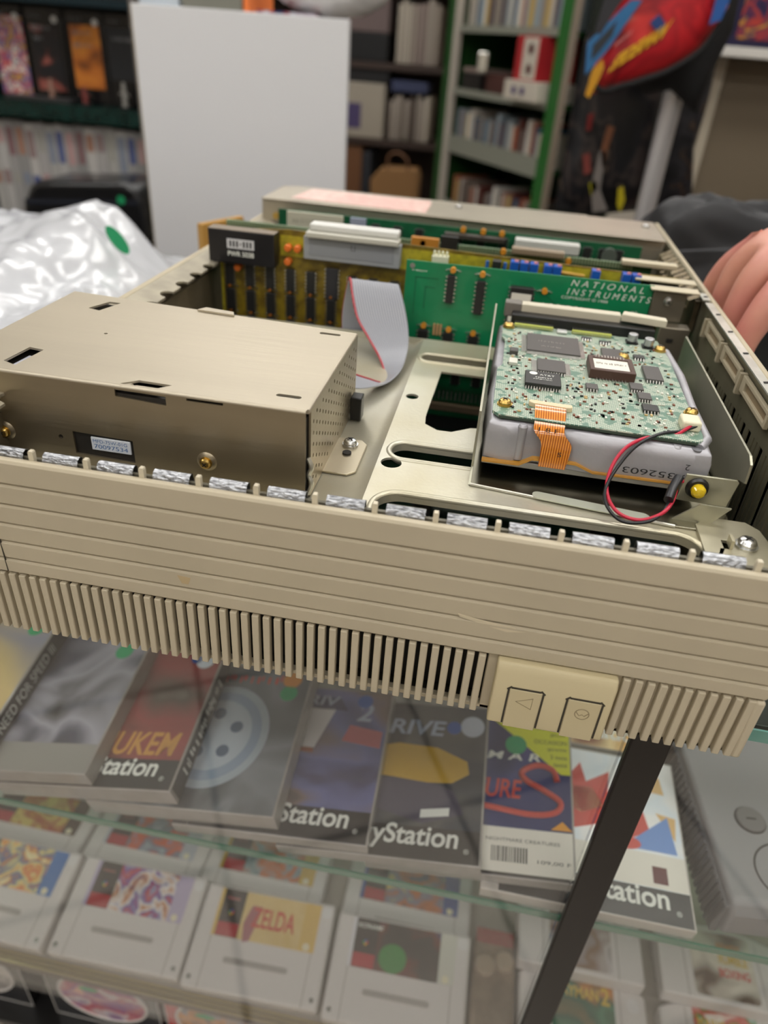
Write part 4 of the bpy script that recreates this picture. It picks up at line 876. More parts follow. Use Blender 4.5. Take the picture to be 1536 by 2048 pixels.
M().cyl((.3450, .3900, zt), (.3450, .3900, zt + .0016), .0640, 64).out('disc_lid', mat('lid_grey', '#8d8a88', .3, coat=.3), gc, bevel=.0010)
M().tube([(.3450 + .0650 * math.cos(a * .0982), .3900 + .0650 * math.sin(a * .0982), zt + .0003) for a in range(64)], .0008, 6, closed=True).out('lid_groove', gcd, gc)
M().tube([(.2520 + .0215 * math.cos(a * .131), .3120 + .0215 * math.sin(a * .131), zt + .0002) for a in range(48)], .0006, 6, closed=True).out('open_button_ring', darkm, gc)
b1 = M().cyl((.2398, .3507, zt), (.2398, .3507, zt + .0020), .0100, 32).out('power_button', mat('button_grey', '#6f6d6c', .4), gc, bevel=.0006)
M().tube([(.2398 + .0103 * math.cos(a * .196), .3507 + .0103 * math.sin(a * .196), zt + .0002) for a in range(32)], .0006, 6, closed=True).out('button_ring', darkm, b1)
M().box(.2363, .2433, .3501, .3513, zt + .0020, zt + .0022).out('button_mark', darkm, b1, smooth=0)
M().prism(circle(.2720, .3060, .0070, 24), XY(zt + .0002), .0003).out('round_sticker', green_dot, gc, smooth=0)
gb = thing('game_case', 'colourful orange and blue boxed game wedged under the console, right of the white case', 'video game', (.191, .36, SH1))
M().box(.1855, .1885, .2830, .4200, SH1 + .0004, SH1 + .0100).out('spine_card', art('art_flames', ['#e08a1e', '#c43a1a', '#2e58a8', '#e8c33a', '#7a1d1d'], 40, seed=3), gb, smooth=0)

# ---------------------------------------------------------------- grey game cartridges lying on the lower shelf
cart_m = mat('cartridge_grey', '#d8d4d0', .45, bump=.08, bscale=600); cart_d = mat('cartridge_dark_grey', '#a5a09a', .5); wdot = mat('white_sticker', '#dedddb', .3)  # cart_d: darker grey for seams, grip bar and the cartridges underneath
lblk = mat('label_charcoal', '#38322f', .35); lred = mat('label_red_bar', '#b03038', .4)
def snes(label, loc, rz, art_m, side='#d9b765', words=(), group='wide cartridges lying in the front row', tilt=math.radians(12.8), extra=None, bandcol=None):
    r = thing('game_cartridge', label, 'game cartridge', loc, (tilt, 0, rz), group)
    W, H, T = .1270, .0880, .0190
    M().box(0, W, 0, H, 0, T).out('shell', cart_m, r, A=False, bevel=.003, seg=3)
    k = M()
    for x in (.0155, W - .0155): k.box(x, x + .0009, .0005, H - .0005, T, T + .0002)
    k.out('shell_seam', cart_d, r, A=False, smooth=0)
    M().prism(stadium(.0330, .0940, .0235, .0285), XY(T), .0009).out('grip_bar', cart_d, r, A=False, bevel=.0003)
    lb = M().box(.0150, .1140, .0440, .0850, T, T + .0004).out('label', art_m, r, A=False, smooth=0)
    M().box(.0150, .0185, .0440, .0850, T + .0003, T + .0005).out('label_side', mat('side_' + side, side, .4), lb, A=False, smooth=0)
    M().box(.0990, .1140, .0440, .0850, T + .0003, T + .0005).out('label_side', mat('side_' + (bandcol or side), bandcol or side, .4), lb, A=False, smooth=0)
    M().box(.0185, .0400, .0440, .0850, T + .0003, T + .0006).out('label_panel', lblk, lb, A=False, smooth=0)
    M().box(.0190, .0395, .0445, .0560, T + .0006, T + .0007).out('label_bar', lred, lb, A=False, smooth=0)
    for dx, dy, h in ((-.0012, 0, '#3f9a57'), (.0012, 0, '#d84a3a'), (0, .0012, '#3d67b8'), (0, -.0012, '#e2b63c')): M().prism(circle(.0290 + dx, .0650 + dy, .0014, 12), XY(T + .0006), .0001).out('label_mark', mat('dot' + h, h, .4), lb, A=False, smooth=0)
    M().prism(circle(.1060, .0480, .0032, 18), XY(T + .0005), .0001).out('quality_seal', mat('seal_cream', '#e5dfc0', .4), lb, A=False, smooth=0)
    M().prism(circle(W - .0070, H - .0085, .0052, 20), XY(T + .0002), .0002).out('round_sticker', wdot, r, A=False, smooth=0)
    for x in (.0065, W - .0065): M().cyl((x, .008, T), (x, .008, T + .0006), .0022, 14).out('screw', screw_m, r, A=False)
    for s, w_, x, y, h, m_ in words: text(s, w_, (x, y, T + .0008), UX, UY, m_, lb, A=False, height=h, bold=.02, name='label_lettering')
    text('Nintendo', .0120, (.0225, .0760, T + .0007), UX, UY, mat('pink_print', '#d97f80', .5), lb, A=False, height=.0024, name='label_lettering') if not extra else None
    if extra: extra(lb, T)
    return r
cz = SH2 + .0003
snes('wide grey cartridge with a busy yellow and orange label and blue edge', (-.4520, .2865, cz), math.radians(-.5), art('art_yellow_busy', ['#e8cf5e', '#d9632f', '#e9d98a', '#3a4f8a', '#d98f3a', '#f0e6b0'], 60, seed=2), side='#2f6fb5')
snes('wide grey cartridge with a blue and white brawl label and lilac edge', (-.3190, .2855, cz), math.radians(1), art('art_blue_brawl', ['#3a3d8a', '#c98a5a', '#e8e4e0', '#6a5aa5', '#c23b3b', '#8fa0c8'], 55, seed=6), side='#b9aecb')
def ex_z(lb, T):
    M().prism([(.0460, .0420), (.0520, .0440), (.0560, .0620), (.0580, .0740), (.0480, .0740), (.0430, .0580)], XY(T + .0005), .0002).out('label_shape', mat('label_steel_red', '#a5626a', .4), lb, A=False, smooth=0)
snes('wide grey cartridge with a golden label lettered ZELDA', (-.1890, .2845, cz), math.radians(1.5), art('art_gold_label', ['#d9bd78', '#dfc587', '#d2b46c'], 20, seed=8), words=(('ZELDA', .0420, .0500, .0560, .0170, redt), ('Nintendo', .0120, .0225, .0760, .0024, mat('pink_print', '#d97f80'))), extra=ex_z)
def ex_k(lb, T):
    text('KONAMI', .0240, (.0200, .0770, T + .0008), UX, UY, whi, lb, A=False, height=.0040, shear=.2, bold=.02, name='label_lettering')
    M().prism([(x * .013 + .056, y * .012 + .056) for x, y in [(math.cos(a * .314), math.sin(a * .314)) for a in range(20)]], XY(T + .0006), .0002).out('label_shape', mat('label_leaf_green', '#3d8a42', .4), lb, A=False, smooth=0)
snes('wide grey cartridge with a black label, green blob and KONAMI lettering', (-.0580, .2840, cz), math.radians(1), art('art_black_green', ['#3a3532', '#403a37', '#6a3a2c', '#4c4a70'], 30, seed=11), side='#dcdcdf', bandcol='#cfd0c4', extra=ex_k)
for i, (x, cols, lab, side) in enumerate(((-.4670, ['#c9a63e', '#a5402e', '#d8c46a', '#7a3a2a'], 'brown and gold label', '#4a3a30'), (-.3360, ['#8f9ab0', '#d85a2a', '#7b8090', '#aeb4c0'], 'silver grey label with an orange corner', '#b5bac4'), (-.2080, ['#5b4a3a', '#c96a2e', '#8fa5a8', '#4a3c32'], 'brown hunting scene label and golden edges', '#c9a84a'), (-.0600, ['#d4b55a', '#7c8096', '#c9702e', '#4f566e'], 'slate label and blue edges', '#2c4a92'))):
    snes('wide grey cartridge behind the front row, with a ' + lab, (x, .3480, cz), 0, art('art_back_%d' % i, cols, 45, seed=20 + i), side=side, group='wide cartridges lying in the back row', tilt=math.radians(0))


def n64(label, loc, art_m, words=(), group='rounded cartridges'):
    r = thing('game_cartridge', label, 'game cartridge', loc, (0, 0, 0), group)
    W, H, T = .1160, .0700, .0185
    P = [(0, 0), (W, 0), (W, H * .80)] + [(W * (1 - i / 16), H * .80 + H * .20 * math.sin(math.pi * i / 16) ** .8) for i in range(1, 16)] + [(0, H * .80)]
    M().prism(P, XY(0), T).out('shell', cart_m, r, A=False, bevel=.002)
    k = M()
    for x in (.0230, W - .0240): k.box(x, x + .0009, .0005, H * .85, T, T + .0002)
    k.out('shell_seam', cart_d, r, A=False, smooth=0)
    lb = M().prism(stadium(.0300, W - .0290, .0040, H * .90, r=.004), XY(T), .0004).out('label', art_m, r, A=False, smooth=0)
    M().prism(circle(W - .0120, H * .66, .0062, 20), XY(T + .0002), .0002).out('round_sticker', wdot, r, A=False, smooth=0)
    for s, w_, x, y, h, m_ in words: text(s, w_, (x, y, T + .0006), UX, UY, m_, lb, A=False, height=h, bold=.03, name='label_lettering')
    return r
yt = mat('yellow_title', '#d8b640', .4)
n64('rounded grey cartridge with a green label lettered RAYMAN 2', (.1160, .3000, cz), art('art_jungle', ['#3f7a5c', '#356b50', '#4a8a6a', '#2f5f4a', '#c9853a'], 22, seed=31), words=(('RAYMAN', .0400, .0330, .0430, .0100, yt), ('2', .0080, .0750, .0410, .0150, yt)))
n64('rounded grey cartridge with a snowy label lettered MARIO KART', (.2440, .2960, cz), art('art_kart', ['#6f9ad0', '#d9e4ee', '#4f9a4a', '#c9423a', '#e8e6da'], 38, seed=33), words=(('MARIO KART', .0500, .0330, .0450, .0085, yt),))
n64('rounded grey cartridge with a figure on a pale label, behind the green-labelled one', (.1120, .3560, cz + .0195), art('art_pale_figure', ['#b9bec9', '#8a6a52', '#c7c3c2', '#6f5646'], 22, seed=35))
n64('rounded grey cartridge lettered READY 2 RUMBLE BOXING', (.2440, .3560, cz + .0195), art('art_cream_face', ['#d8d2bf', '#dcd6c6', '#5a4334', '#d9d3c2'], 14, seed=37), words=(('READY', .0220, .0560, .0470, .0070, mat('orange_title', '#d08a3a', .4)), ('RUMBLE', .0260, .0560, .0350, .0090, yt), ('BOXING', .0280, .0540, .0230, .0080, redt)))
for i, x in enumerate((.116, .248)):
    M().box(x, x + .11, .3800, .4200, SH2 + .0003, SH2 + .0190).out('game_cartridge', cart_d, label='grey cartridge hidden under the back %s rounded cartridge' % ('left', 'right')[i], category='game cartridge', bevel=.002, group='cartridges underneath')
# brown speaker-like thing between wide cartridges and the post
bt = thing('game_controller', 'brownish round-knobbed gadget left of the dark post on the lower shelf', 'gadget', (.095, .33, SH2))
M().box(.0720, .1120, .2900, .3800, SH2 + .0004, SH2 + .0220).out('body', mat('taupe_plastic', '#8a7763', .45, var=.3, vscale=70), bt, bevel=.005, seg=3)
for x, y in ((.0830, .3500), (.1010, .3560)): M().cyl((x, y, SH2 + .022), (x, y, SH2 + .0300), .0095, 28).out('knob', mat('taupe_knob', '#a3917c', .4), bt, bevel=.002)
M().box(.0740, .1100, .3720, .3860, SH2 + .0225, SH2 + .0240).out('red_band', mat('dull_red', '#8a4038', .45), bt, bevel=.001)

# ---------------------------------------------------------------- boxed figurines at the bottom
def popbox(label, x0, x1, col, art_m, sticker=True):
    r = thing('figurine_box', label, 'toy box', ((x0 + x1) / 2, .335, -.862), group='figurine boxes on the bottom shelf')
    bm_ = mat('box_' + col, col, .25, coat=.4)
    M().box(x0, x1, .2860, .3700, -.8615, -.7600).out('carton', bm_, r, bevel=.0008)
    cx = (x0 + x1) / 2; w = (x1 - x0) / 2
    M().tube([(cx + w * .78 * math.cos(a * .196), .2858, -.8050 + .042 * math.sin(a * .196)) for a in range(32)], .0018, 6, closed=True).out('window_rim', mat('white_rim', '#cfccc8', .4), r)
    M().prism([(cx + w * .76 * math.cos(a * .196), -.8050 + .041 * math.sin(a * .196)) for a in range(32)], XZ(.2852), .0006).out('window_picture', art_m, r, smooth=0)
    M().box(x0 + .0002, x1, .2856, .2859, -.8615, -.8600).out('carton_edge', mat('white_rim', '#cfccc8'), r, smooth=0)
    M().box(x0, x0 + .0008, .2856, .2859, -.8615, -.7600).out('carton_edge', mat('white_rim', '#cfccc8'), r, smooth=0)
    M().box(x1 - .0008, x1, .2856, .2859, -.8615, -.7600).out('carton_edge', mat('white_rim', '#cfccc8'), r, smooth=0)
    if sticker: M().prism([(cx - w * .2 + .010 * math.cos(a * .314), -.7880 + .004 * math.sin(a * .314)) for a in range(20)], XZ(.2845), .0006).out('round_sticker', green_dot, r, smooth=0)
popbox('black figurine box with a pale lettered picture, leftmost under the gold rail', -.470, -.362, '#141215', art('art_skull', ['#c9c4bf', '#8e8a88', '#d5d0ca', '#4a3a34'], 30, seed=50), False)
popbox('black figurine box with a purple and pink picture and green sticker', -.3360, -.2190, '#141216', art('art_purple_pink', ['#8a6a90', '#c9c2c8', '#b0505a', '#7a3f8e', '#d8a08a'], 34, seed=52))
popbox('bright red figurine box at the bottom', -.2120, -.1080, '#b81c22', art('art_orange_grid', ['#3a4a5a', '#d08a2e', '#8a8f98', '#2a2d3a'], 40, seed=54))
M().box(-.3600, -.3380, .3300, .3720, -.8615, -.7900).out('small_carton', mat('brown_cardboard', '#5a4a3c', .7), label='small brown carton between the two black figurine boxes', category='box', bevel=.001)  # one even dull brown all over
M().box(-.4600, -.4000, .2880, .3400, -.7590, -.7560).out('yellow_green_card', mat('lime_card', '#a9b83a', .5), label='lime green card lying on the leftmost black figurine box', category='card', bevel=.0005)
# ================================================================ BEYOND THE COUNTER
# crumpled plastic bag left of the computer
bagm = mat('glossy_plastic_wrap', '#c2c4c9', .2, coat=.4, bump=.5, bscale=35)
def bag():
    m = M(); NX, NY = 90, 70; x0, x1, y0, y1 = -.86, -.232, .43, .93; vs = []
    for j in range(NY + 1):
        for i in range(NX + 1):
            u, v = i / NX, j / NY; x = x0 + (x1 - x0) * u; y = y0 + (y1 - y0) * v
            right = -.264 - .35 * max(0, y - .50) ** 1.1
            e = min(1, max(0, (right - x) / .11)) * min(1, max(0, (y - y0) / .05)) * min(1, (y1 - y) / .12)
            e = math.sin(e * math.pi / 2) if e > 0 else 0
            pk = .034 + .040 * math.exp(-((x + .435) / .07) ** 2 - ((y - .76) / .10) ** 2) + .012 * math.exp(-((x + .62) / .2) ** 2)
            p = Vector((x * 11, y * 11, 0)); cr = abs(noise.noise(p)) * .030 + abs(noise.noise(p * 2.7 + Vector((3, 1, 0)))) * .014 + abs(noise.noise(p * 6)) * .005
            vs.append((x, y, -.2578 + e * (pk + .022 - cr)))
    fs = [(j * (NX + 1) + i, j * (NX + 1) + i + 1, (j + 1) * (NX + 1) + i + 1, (j + 1) * (NX + 1) + i) for j in range(NY) for i in range(NX)]
    n0 = len(vs); m.add(vs, fs)
    b = [(x, y, -.2586) for x, y, z in vs]; 
    ring = [i for i in range(NX + 1)] + [(j * (NX + 1) + NX) for j in range(1, NY + 1)] + [NY * (NX + 1) + i for i in range(NX - 1, -1, -1)] + [j * (NX + 1) for j in range(NY - 1, 0, -1)]
    k = len(m.v); m.v += [(vs[i][0], vs[i][1], -.2586) for i in ring]; L_ = len(ring)
    m.f += [(ring[i], ring[(i + 1) % L_], k + (i + 1) % L_, k + i) for i in range(L_)] + [tuple(range(k, k + L_))]
    return m
bg = thing('plastic_bag', 'crumpled glossy white plastic bag with a green sticker, on the counter left of the computer', 'bag', (-.5, .68, -.2588))
bag().out('bag_film', bagm, bg, smooth=40)
p = atY(235, 480, .705); u = Vector((.35, -.05, -.35)).normalized(); v = Vector((.4, .0, .4)).normalized()
M().prism([(math.cos(a * .314) * .0165, math.sin(a * .314) * .0075) for a in range(20)], lambda a, b, w: tuple(p + u * a + v * b + Vector((.3, -.9, .3)) * (w)), .0006).out('green_sticker', green_dot, bg, smooth=0)
cbx = thing('cardboard_box', 'tan cardboard box edge showing between the white panel and the computer', 'box', (-.255, .74, -.2588))
M().obox((-.2680, .640, -.2585), (.022, .050, 0), (-.006, .003, 0), (0, 0, .112)).out('carton', mat('tan_cardboard', '#a9803c', .7), cbx, bevel=.001)

# white panel
wp = thing('white_panel', 'tall plain white board standing behind the counter', 'board', (-.425, 1.21, -1.25))
M().box(-.589, -.263, 1.200, 1.216, -1.249, .0235).out('board', mat('white_melamine', '#dddddf', .45), wp, bevel=.001)
M().box(-.5905, -.589, 1.2005, 1.2155, -1.249, .0230).out('edge_band', mat('tan_edge', '#a89a80', .6), wp, smooth=0)
M().box(-.585, -.300, 1.216, 1.36, .0130, .0225).out('top_shelf', mat('white_melamine', '#d6d4d1'), wp)
M().box(-.580, -.570, 1.216, 1.36, -1.249, .0130).out('side_board', mat('white_melamine', '#d6d4d1'), wp)
bw = M(); random.seed(8)
NXb, NYb = 26, 16; vs = []
for j in range(NYb + 1):
    for i in range(NXb):
        a = 2 * math.pi * i / NXb; t = j / NYb; rr = .040 * math.sin(math.pi * min(1, max(.02, t if t < .5 else 1 - (1 - t) * .98))) ** .5
        q = .003 * math.sin(9 * a) * math.sin(40 * t)
        vs.append((-.395 + .185 * t, 1.255 + (rr + q) * math.cos(a) * .9, .0640 + (rr + q) * math.sin(a)))
bw.add(vs, [(j * NXb + i, j * NXb + (i + 1) % NXb, (j + 1) * NXb + (i + 1) % NXb, (j + 1) * NXb + i) for j in range(NYb) for i in range(NXb)] + [tuple(range(NXb)), tuple(NYb * NXb + i for i in range(NXb))])
bw.out('bubble_wrap_roll', mat('bubble_wrap', '#cfcdcb', .15, coat=1, bump=1, bscale=90), label='shiny bubble wrapped parcel on top of the white board', category='parcel')
M().box(-.405, -.315, 1.222, 1.330, .0235, .0275).out('magazine', art('art_magazine', ['#243a66', '#8a2f3a', '#b9c3cf', '#3a3f4c'], 25, seed=60), label='blue magazine lying under the bubble wrapped parcel', category='magazine', smooth=0)
M().box(-.425, -.4165, 1.222, 1.340, .0235, .0700).out('orange_case', mat('orange_plastic', '#e87c3c', .4), label='narrow orange case standing on top of the white board', category='case', bevel=.001)
M().box(-.520, -.427, 1.222, 1.340, .0235, .0600).out('grey_box', mat('olive_grey_box', '#77776d', .6), label='olive grey box on top of the white board, left of the orange case', category='box', bevel=.002)
M().box(-.586, -.524, 1.222, 1.330, .0235, .0420).out('pale_folder', mat('pale_blue_folder', '#b9c3cc', .5), label='pale folder at the top left corner of the white board', category='folder', bevel=.001)

# ---------------------------------------------------------------- glass cabinet at the left
gcab = thing('display_cabinet', 'dark display cabinet with green glass shelf, at the left behind the plastic bag', 'cabinet', (-1.15, 1.78, -1.25))
dk = mat('cabinet_dark', '#17181a', .5)
M().box(-1.60, -.782, 1.98, 2.00, -1.25, .35).out('back_panel', dk, gcab, smooth=0)
M().box(-.790, -.782, 1.60, 1.98, -1.25, .35).out('side_frame', mat('aluminium_frame', '#7d7976', .4, .5), gcab)
M().box(-1.60, -1.59, 1.60, 1.98, -1.25, .35).out('side_frame', dk, gcab)
sg = mat('green_shelf_front', '#12302b', .25, var=.5, vscale=60)
M().box(-1.59, -.790, 1.600, 1.98, -.186, -.156).out('glass_shelf', sg, gcab)
M().box(-1.59, -.790, 1.600, 1.98, .020, .034).out('glass_shelf', mat('teal_shelf_front', '#15272e', .2), gcab)
M().box(-1.59, -.790, 1.600, 1.98, -.440, -.425).out('shelf_board', dk, gcab)
M().box(-1.59, -.790, 1.600, 1.98, -1.25, -.80).out('plinth', dk, gcab)
bxm = mat('glossy_black_box', '#0e0e10', .25, coat=.5)
def figbox(x, w, label, art_m, ax=(.12, .88), az=(.12, .82), words=()):
    r = thing('toy_box', label, 'toy box', (x + w / 2, 1.70, -.156), group='tall boxes on the cabinet shelf')
    M().box(x, x + w, 1.655, 1.74, -.1555, .012).out('carton', bxm, r, bevel=.001)
    H = .1675; M().box(x + w * ax[0], x + w * ax[1], 1.6535, 1.655, -.1555 + H * az[0], -.1555 + H * az[1]).out('picture', art_m, r, smooth=0)
    text('#', w * .35, (x + w * .1, 1.6530, -.004), UX, UZ, mat('faint_white', '#7d7d80', .5), r, height=.005)
    M().prism(circle(x + w * .80, -.006, .0065, 16), XZ(1.6528), .001).out('round_sticker', wdot, r, smooth=0)
    for s, w_, z, h in words: text(s, w_, (x + w * .18, 1.6530, z), UX, UZ, mat('faint_white', '#7d7d80'), r, height=h, bold=.02)
figbox(-1.130, .072, 'tall box with a yellow, blue and red picture, leftmost on the cabinet shelf', art('art_comic_bright', ['#26304e', '#c98f2a', '#5a6a9a', '#b03a3a', '#d8d2c8', '#3a3f66'], 45, seed=70), (.02, .98), (.05, .9))
figbox(-1.052, .084, 'tall black box with a reddish swordsman shape, second on the cabinet shelf', art('art_dark_red', ['#17171a', '#1c1c20', '#241c1e', '#8a4a42', '#b0887a'], 17, seed=72), words=(('#', .040, -.028, .010), ('#', .02, -.045, .008)))
figbox(-.962, .084, 'tall black box with an orange desert picture, third on the cabinet shelf', art('art_orange_dusk', ['#4a2a1c', '#a05a22', '#b5692a', '#c97f30', '#7a4420'], 15, seed=74), (.10, .88), (.18, .86), words=(('#', .040, -.030, .008), ('#', .040, -.052, .008)))
figbox(-.876, .082, 'tall black box with a pale blue beam, rightmost on the cabinet shelf', mat('charcoal_print', '#202226', .4), (.05, .92), (.3, .86), words=(('#', .05, -.035, .008),))
for i, (x, h, m_, lab) in enumerate(((-1.000, .040, mat('figure_brown', '#8c6a5c', .5), 'small pinkish figurine in front of the reddish swordsman box'), (-.925, .030, mat('figure_red', '#6f2f2a', .5), 'small dark red figurine in front of the orange box'), (-.835, .045, mat('figure_silver', '#97958f', .4, .3), 'small silver stick figurine at the right end of the cabinet shelf'))):
    r = thing('figurine', lab, 'figurine', (x, 1.63, -.156), group='figurines in the cabinet')
    k = M(); k.cyl((x, 1.63, -.1555), (x, 1.63, -.1555 + .004), .012, 16); k.out('base', dk, r)
    k = M(); k.cyl((x, 1.63, -.1515), (x, 1.63, -.1515 + h * .7), .006, 12, .0045); k.cyl((x, 1.63, -.1515 + h * .7), (x, 1.63, -.1515 + h), .005, 12, .003); k.tube([(x - .01, 1.63, -.1515 + h * .5), (x, 1.63, -.1515 + h * .65), (x + .010, 1.63, -.1515 + h * .45)], .0022, 6); k.out('body', m_, r)
M().box(-1.10, -.95, 1.61, 1.65, -.1555, -.146).out('dark_tray', mat('slate_tray', '#2e2f30', .4), label='low dark tray in front of the boxes on the cabinet shelf', category='tray', bevel=.001)
random.seed(12)
tint = ['#a8a6a2', '#b0aeab', '#9a9896', '#8f8e8c', '#b7b4b0', '#a5a2a0']
marks = ['#4a5582', '#b08f8d', '#7c5c5e', '#9a7361', '#8a7674', '#9a9890', '#7d8492']
x = -1.175; i = 0
while x < -.806:
    w = random.choice((.0225, .0240, .0250)); h = .150 + random.random() * .006
    r = thing('game_case', 'pale spined game case standing in the row under the green glass shelf', 'video game', (x + w / 2, 1.66, -.425), group='pale game cases in the cabinet row')
    M().box(x, x + w - .0015, 1.625, 1.74, -.4245, -.4245 + .075 + h).out('case_shell', mat('spine_%s' % tint[i % 6], tint[i % 6], .35), r, bevel=.0008)
    hh = -.4245 + .075 + h; q = random.random()
    M().box(x + .003, x + w - .005, 1.6245, 1.625, hh - .045 - q * .04, hh - .015).out('spine_print', mat('mark_%d' % (i % 7), marks[i % 7], .5), r, smooth=0)
    M().box(x + .003, x + w - .005, 1.6245, 1.625, hh - .13, hh - .10 - q * .01).out('spine_print', mat('mark_%d' % ((i + 3) % 7), marks[(i + 3) % 7], .5), r, smooth=0)
    x += w; i += 1
# black console in front of the row
bc = thing('games_console', 'black rounded games console with a green sticker, behind the plastic bag', 'games console', (-.87, 1.45, -.45))
M().prism([(-1.000, -.3900), (-1.000, -.3350), (-.975, -.2950), (-.955, -.2830), (-.770, -.2680), (-.742, -.2750), (-.728, -.3050), (-.728, -.3750)], XZ(1.45), .13).out('console_body', mat('console_black', '#141518', .3, coat=.3), bc, bevel=.012, seg=4)
M().prism([(-.990, -.3200), (-.740, -.3000), (-.740, -.3080), (-.990, -.3300)], XZ(1.4485), .002).out('front_stripe', mat('console_stripe', '#2a2d36', .25), bc)
M().prism(circle(-.775, -.3020, .0085, 18), XZ(1.4478), .001).out('round_sticker', green_dot, bc, smooth=0)
M().box(-.985, -.86, 1.46, 1.56, -.4500, -.3920).out('red_box', mat('dark_red_box', '#6d2020', .5), label='dark red box under the black console', category='box', bevel=.002)
M().box(-1.20, -.70, 1.42, 1.59, -.4700, -.4510).out('display_ledge', dk, label='dark ledge carrying the red box and console at the left', category='shelf', bevel=.002)
M().box(-1.20, -.70, 1.44, 1.585, -1.249, -.4705).out('black_cabinet', dk, label='black base cabinet under the dark ledge at the left', category='cabinet')
M().box(-1.17, -1.02, 1.44, 1.55, -.4505, -.385).out('pale_boxes', mat('lilac_grey_box', '#77778a', .5), label='greyish lilac box left of the dark red one', category='box', bevel=.002)

# ---------------------------------------------------------------- green shelving in the middle
A0 = Vector((-.233, 2.60, 0)); dirv = Vector((.739, -1.11, 0)).normalized(); inn = Vector((dirv.y, -dirv.x, 0)) * -1   # along the front, then into the shelf
ang = math.atan2(dirv.y, dirv.x)
sh = thing('bookcase', 'green painted bookcase with white edge trims, standing askew in the middle background', 'bookcase', (A0.x, A0.y, -1.25), (0, 0, ang))
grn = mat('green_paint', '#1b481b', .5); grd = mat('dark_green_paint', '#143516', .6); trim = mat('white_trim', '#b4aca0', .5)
Lb = .58; D = .22
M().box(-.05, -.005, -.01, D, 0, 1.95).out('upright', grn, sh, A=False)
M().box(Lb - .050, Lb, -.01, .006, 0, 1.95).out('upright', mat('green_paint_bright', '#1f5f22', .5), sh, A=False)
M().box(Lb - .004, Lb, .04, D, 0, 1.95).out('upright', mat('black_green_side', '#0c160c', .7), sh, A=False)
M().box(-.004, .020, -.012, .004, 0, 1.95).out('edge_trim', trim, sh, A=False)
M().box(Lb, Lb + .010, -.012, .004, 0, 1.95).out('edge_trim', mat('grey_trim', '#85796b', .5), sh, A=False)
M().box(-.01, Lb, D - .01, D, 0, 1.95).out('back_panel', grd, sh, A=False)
zsh = [1.25 - .66, 1.25 - .455, 1.25 - .265, 1.25 - .105, 1.25 + .055, 1.25 + .27]
for z in zsh:
    M().box(0, Lb - .05, 0, D - .01, z - .012, z).out('shelf', grn, sh, A=False)
    M().box(0, Lb - .05, -.006, 0, z - .014, z + (.035 if z < 1.1 else .004)).out('shelf_lip', mat('lip_plastic', '#86887c', .3), sh, A=False)
random.seed(21)
cols = ['#b8b0a4', '#8d8378', '#6a5a52', '#c5bdae', '#4a4550', '#9c5a44', '#3f5a70', '#b59a5c', '#d0ccc4', '#77706a', '#8f9aa0', '#5a2f2a']
for si, z in enumerate(zsh[:5]):
    if si == 3: continue
    x = .03; k_ = 0
    while x < Lb - .09:
        w = random.uniform(.010, .020); h = random.uniform(.085, .115)
        if si in (0, 1) and random.random() < .12: x += .02; continue
        col = random.choice(cols)
        r = M().box(0, w, 0, .12, 0, h).out('game_case', mat('spine' + col, col, .4), A=False, at=None, bevel=0, smooth=0)
        r.location = sh.location + Vector((dirv.x * x - dirv.y * .015 * 1, dirv.y * x + dirv.x * .015, z + .0005)) ; r.rotation_euler = (0, 0, ang)
        put(r, dict(label='slim cased game standing on the %s shelf of the green bookcase' % ('lowest', 'lower', 'middle', '', 'upper')[si], category='video game', group='cases on the %s bookcase shelf' % ('lowest', 'lower', 'middle', '', 'upper')[si]))
        x += w + .0006
def on_shelf(name, x, d, w, dp, h, z, m_, lab, cat, extra=None):
    r = thing(name, lab, cat, (0, 0, 0), (0, 0, ang)); r.location = sh.location + Vector((dirv.x * x - dirv.y * d, dirv.y * x + dirv.x * d, z + .0006))
    M().box(0, w, 0, dp, 0, h).out('carton', m_, r, A=False, bevel=.001)
    if extra: extra(r)
    return r
z4 = zsh[3]
redb = mat('red_carton', '#a8242a', .4); whb = mat('white_carton', '#c4bcae', .5)
def ex_red(r):
    M().box(.035, .10, -.001, 0, .004, .094).out('white_side', whb, r, A=False, smooth=0)
    for z in (.026, .070): M().prism(circle(.070, z, .012, 16), XZ(-.002), .001).out('round_print', mat('dark_red_print', '#4a1015', .5), r, A=False, smooth=0)
on_shelf('console_box', .385, -.03, .105, .12, .098, z4 + .045, redb, 'red and white console box on the upper part of the green bookcase', 'box', ex_red)
def ex_wb(r):
    for x in (.05, .09): M().prism(circle(x, .022, .010, 14), XZ(-.002), .001).out('round_print', mat('violet_print', '#3a2a66', .5), r, A=False, smooth=0)
on_shelf('console_box', .365, -.04, .155, .13, .0445, z4, whb, 'flat white console box with violet print under the red one', 'box', ex_wb)
on_shelf('console_box', .04, .01, .11, .12, .045, z4, mat('black_carton', '#1b1819', .4), 'black box at the left of the bookcase shelf with the red box', 'box')
on_shelf('console_box', .04, .01, .13, .12, .012, z4 + .0465, mat('pink_grey_carton', '#84746c', .5), 'flat pinkish grey box on the black box in the bookcase', 'box')
on_shelf('console_box', .18, .01, .12, .10, .05, z4, mat('brown_red_carton', '#4b2a26', .5), 'dark brownish box in the middle of the bookcase shelf', 'box')
k = M(); k.box(0, .03, 0, .02, 0, .05); o = k.out('silver_ornament', mat('silver_ornament', '#e8e8e0', .15, .9), A=False, bevel=.004); o.location = sh.location + Vector((dirv.x * .19 + dirv.y * .03, dirv.y * .19 - dirv.x * .03, z4 + .0520)); put(o, dict(label='small shiny silver ornament on the brownish box in the bookcase', category='ornament'))

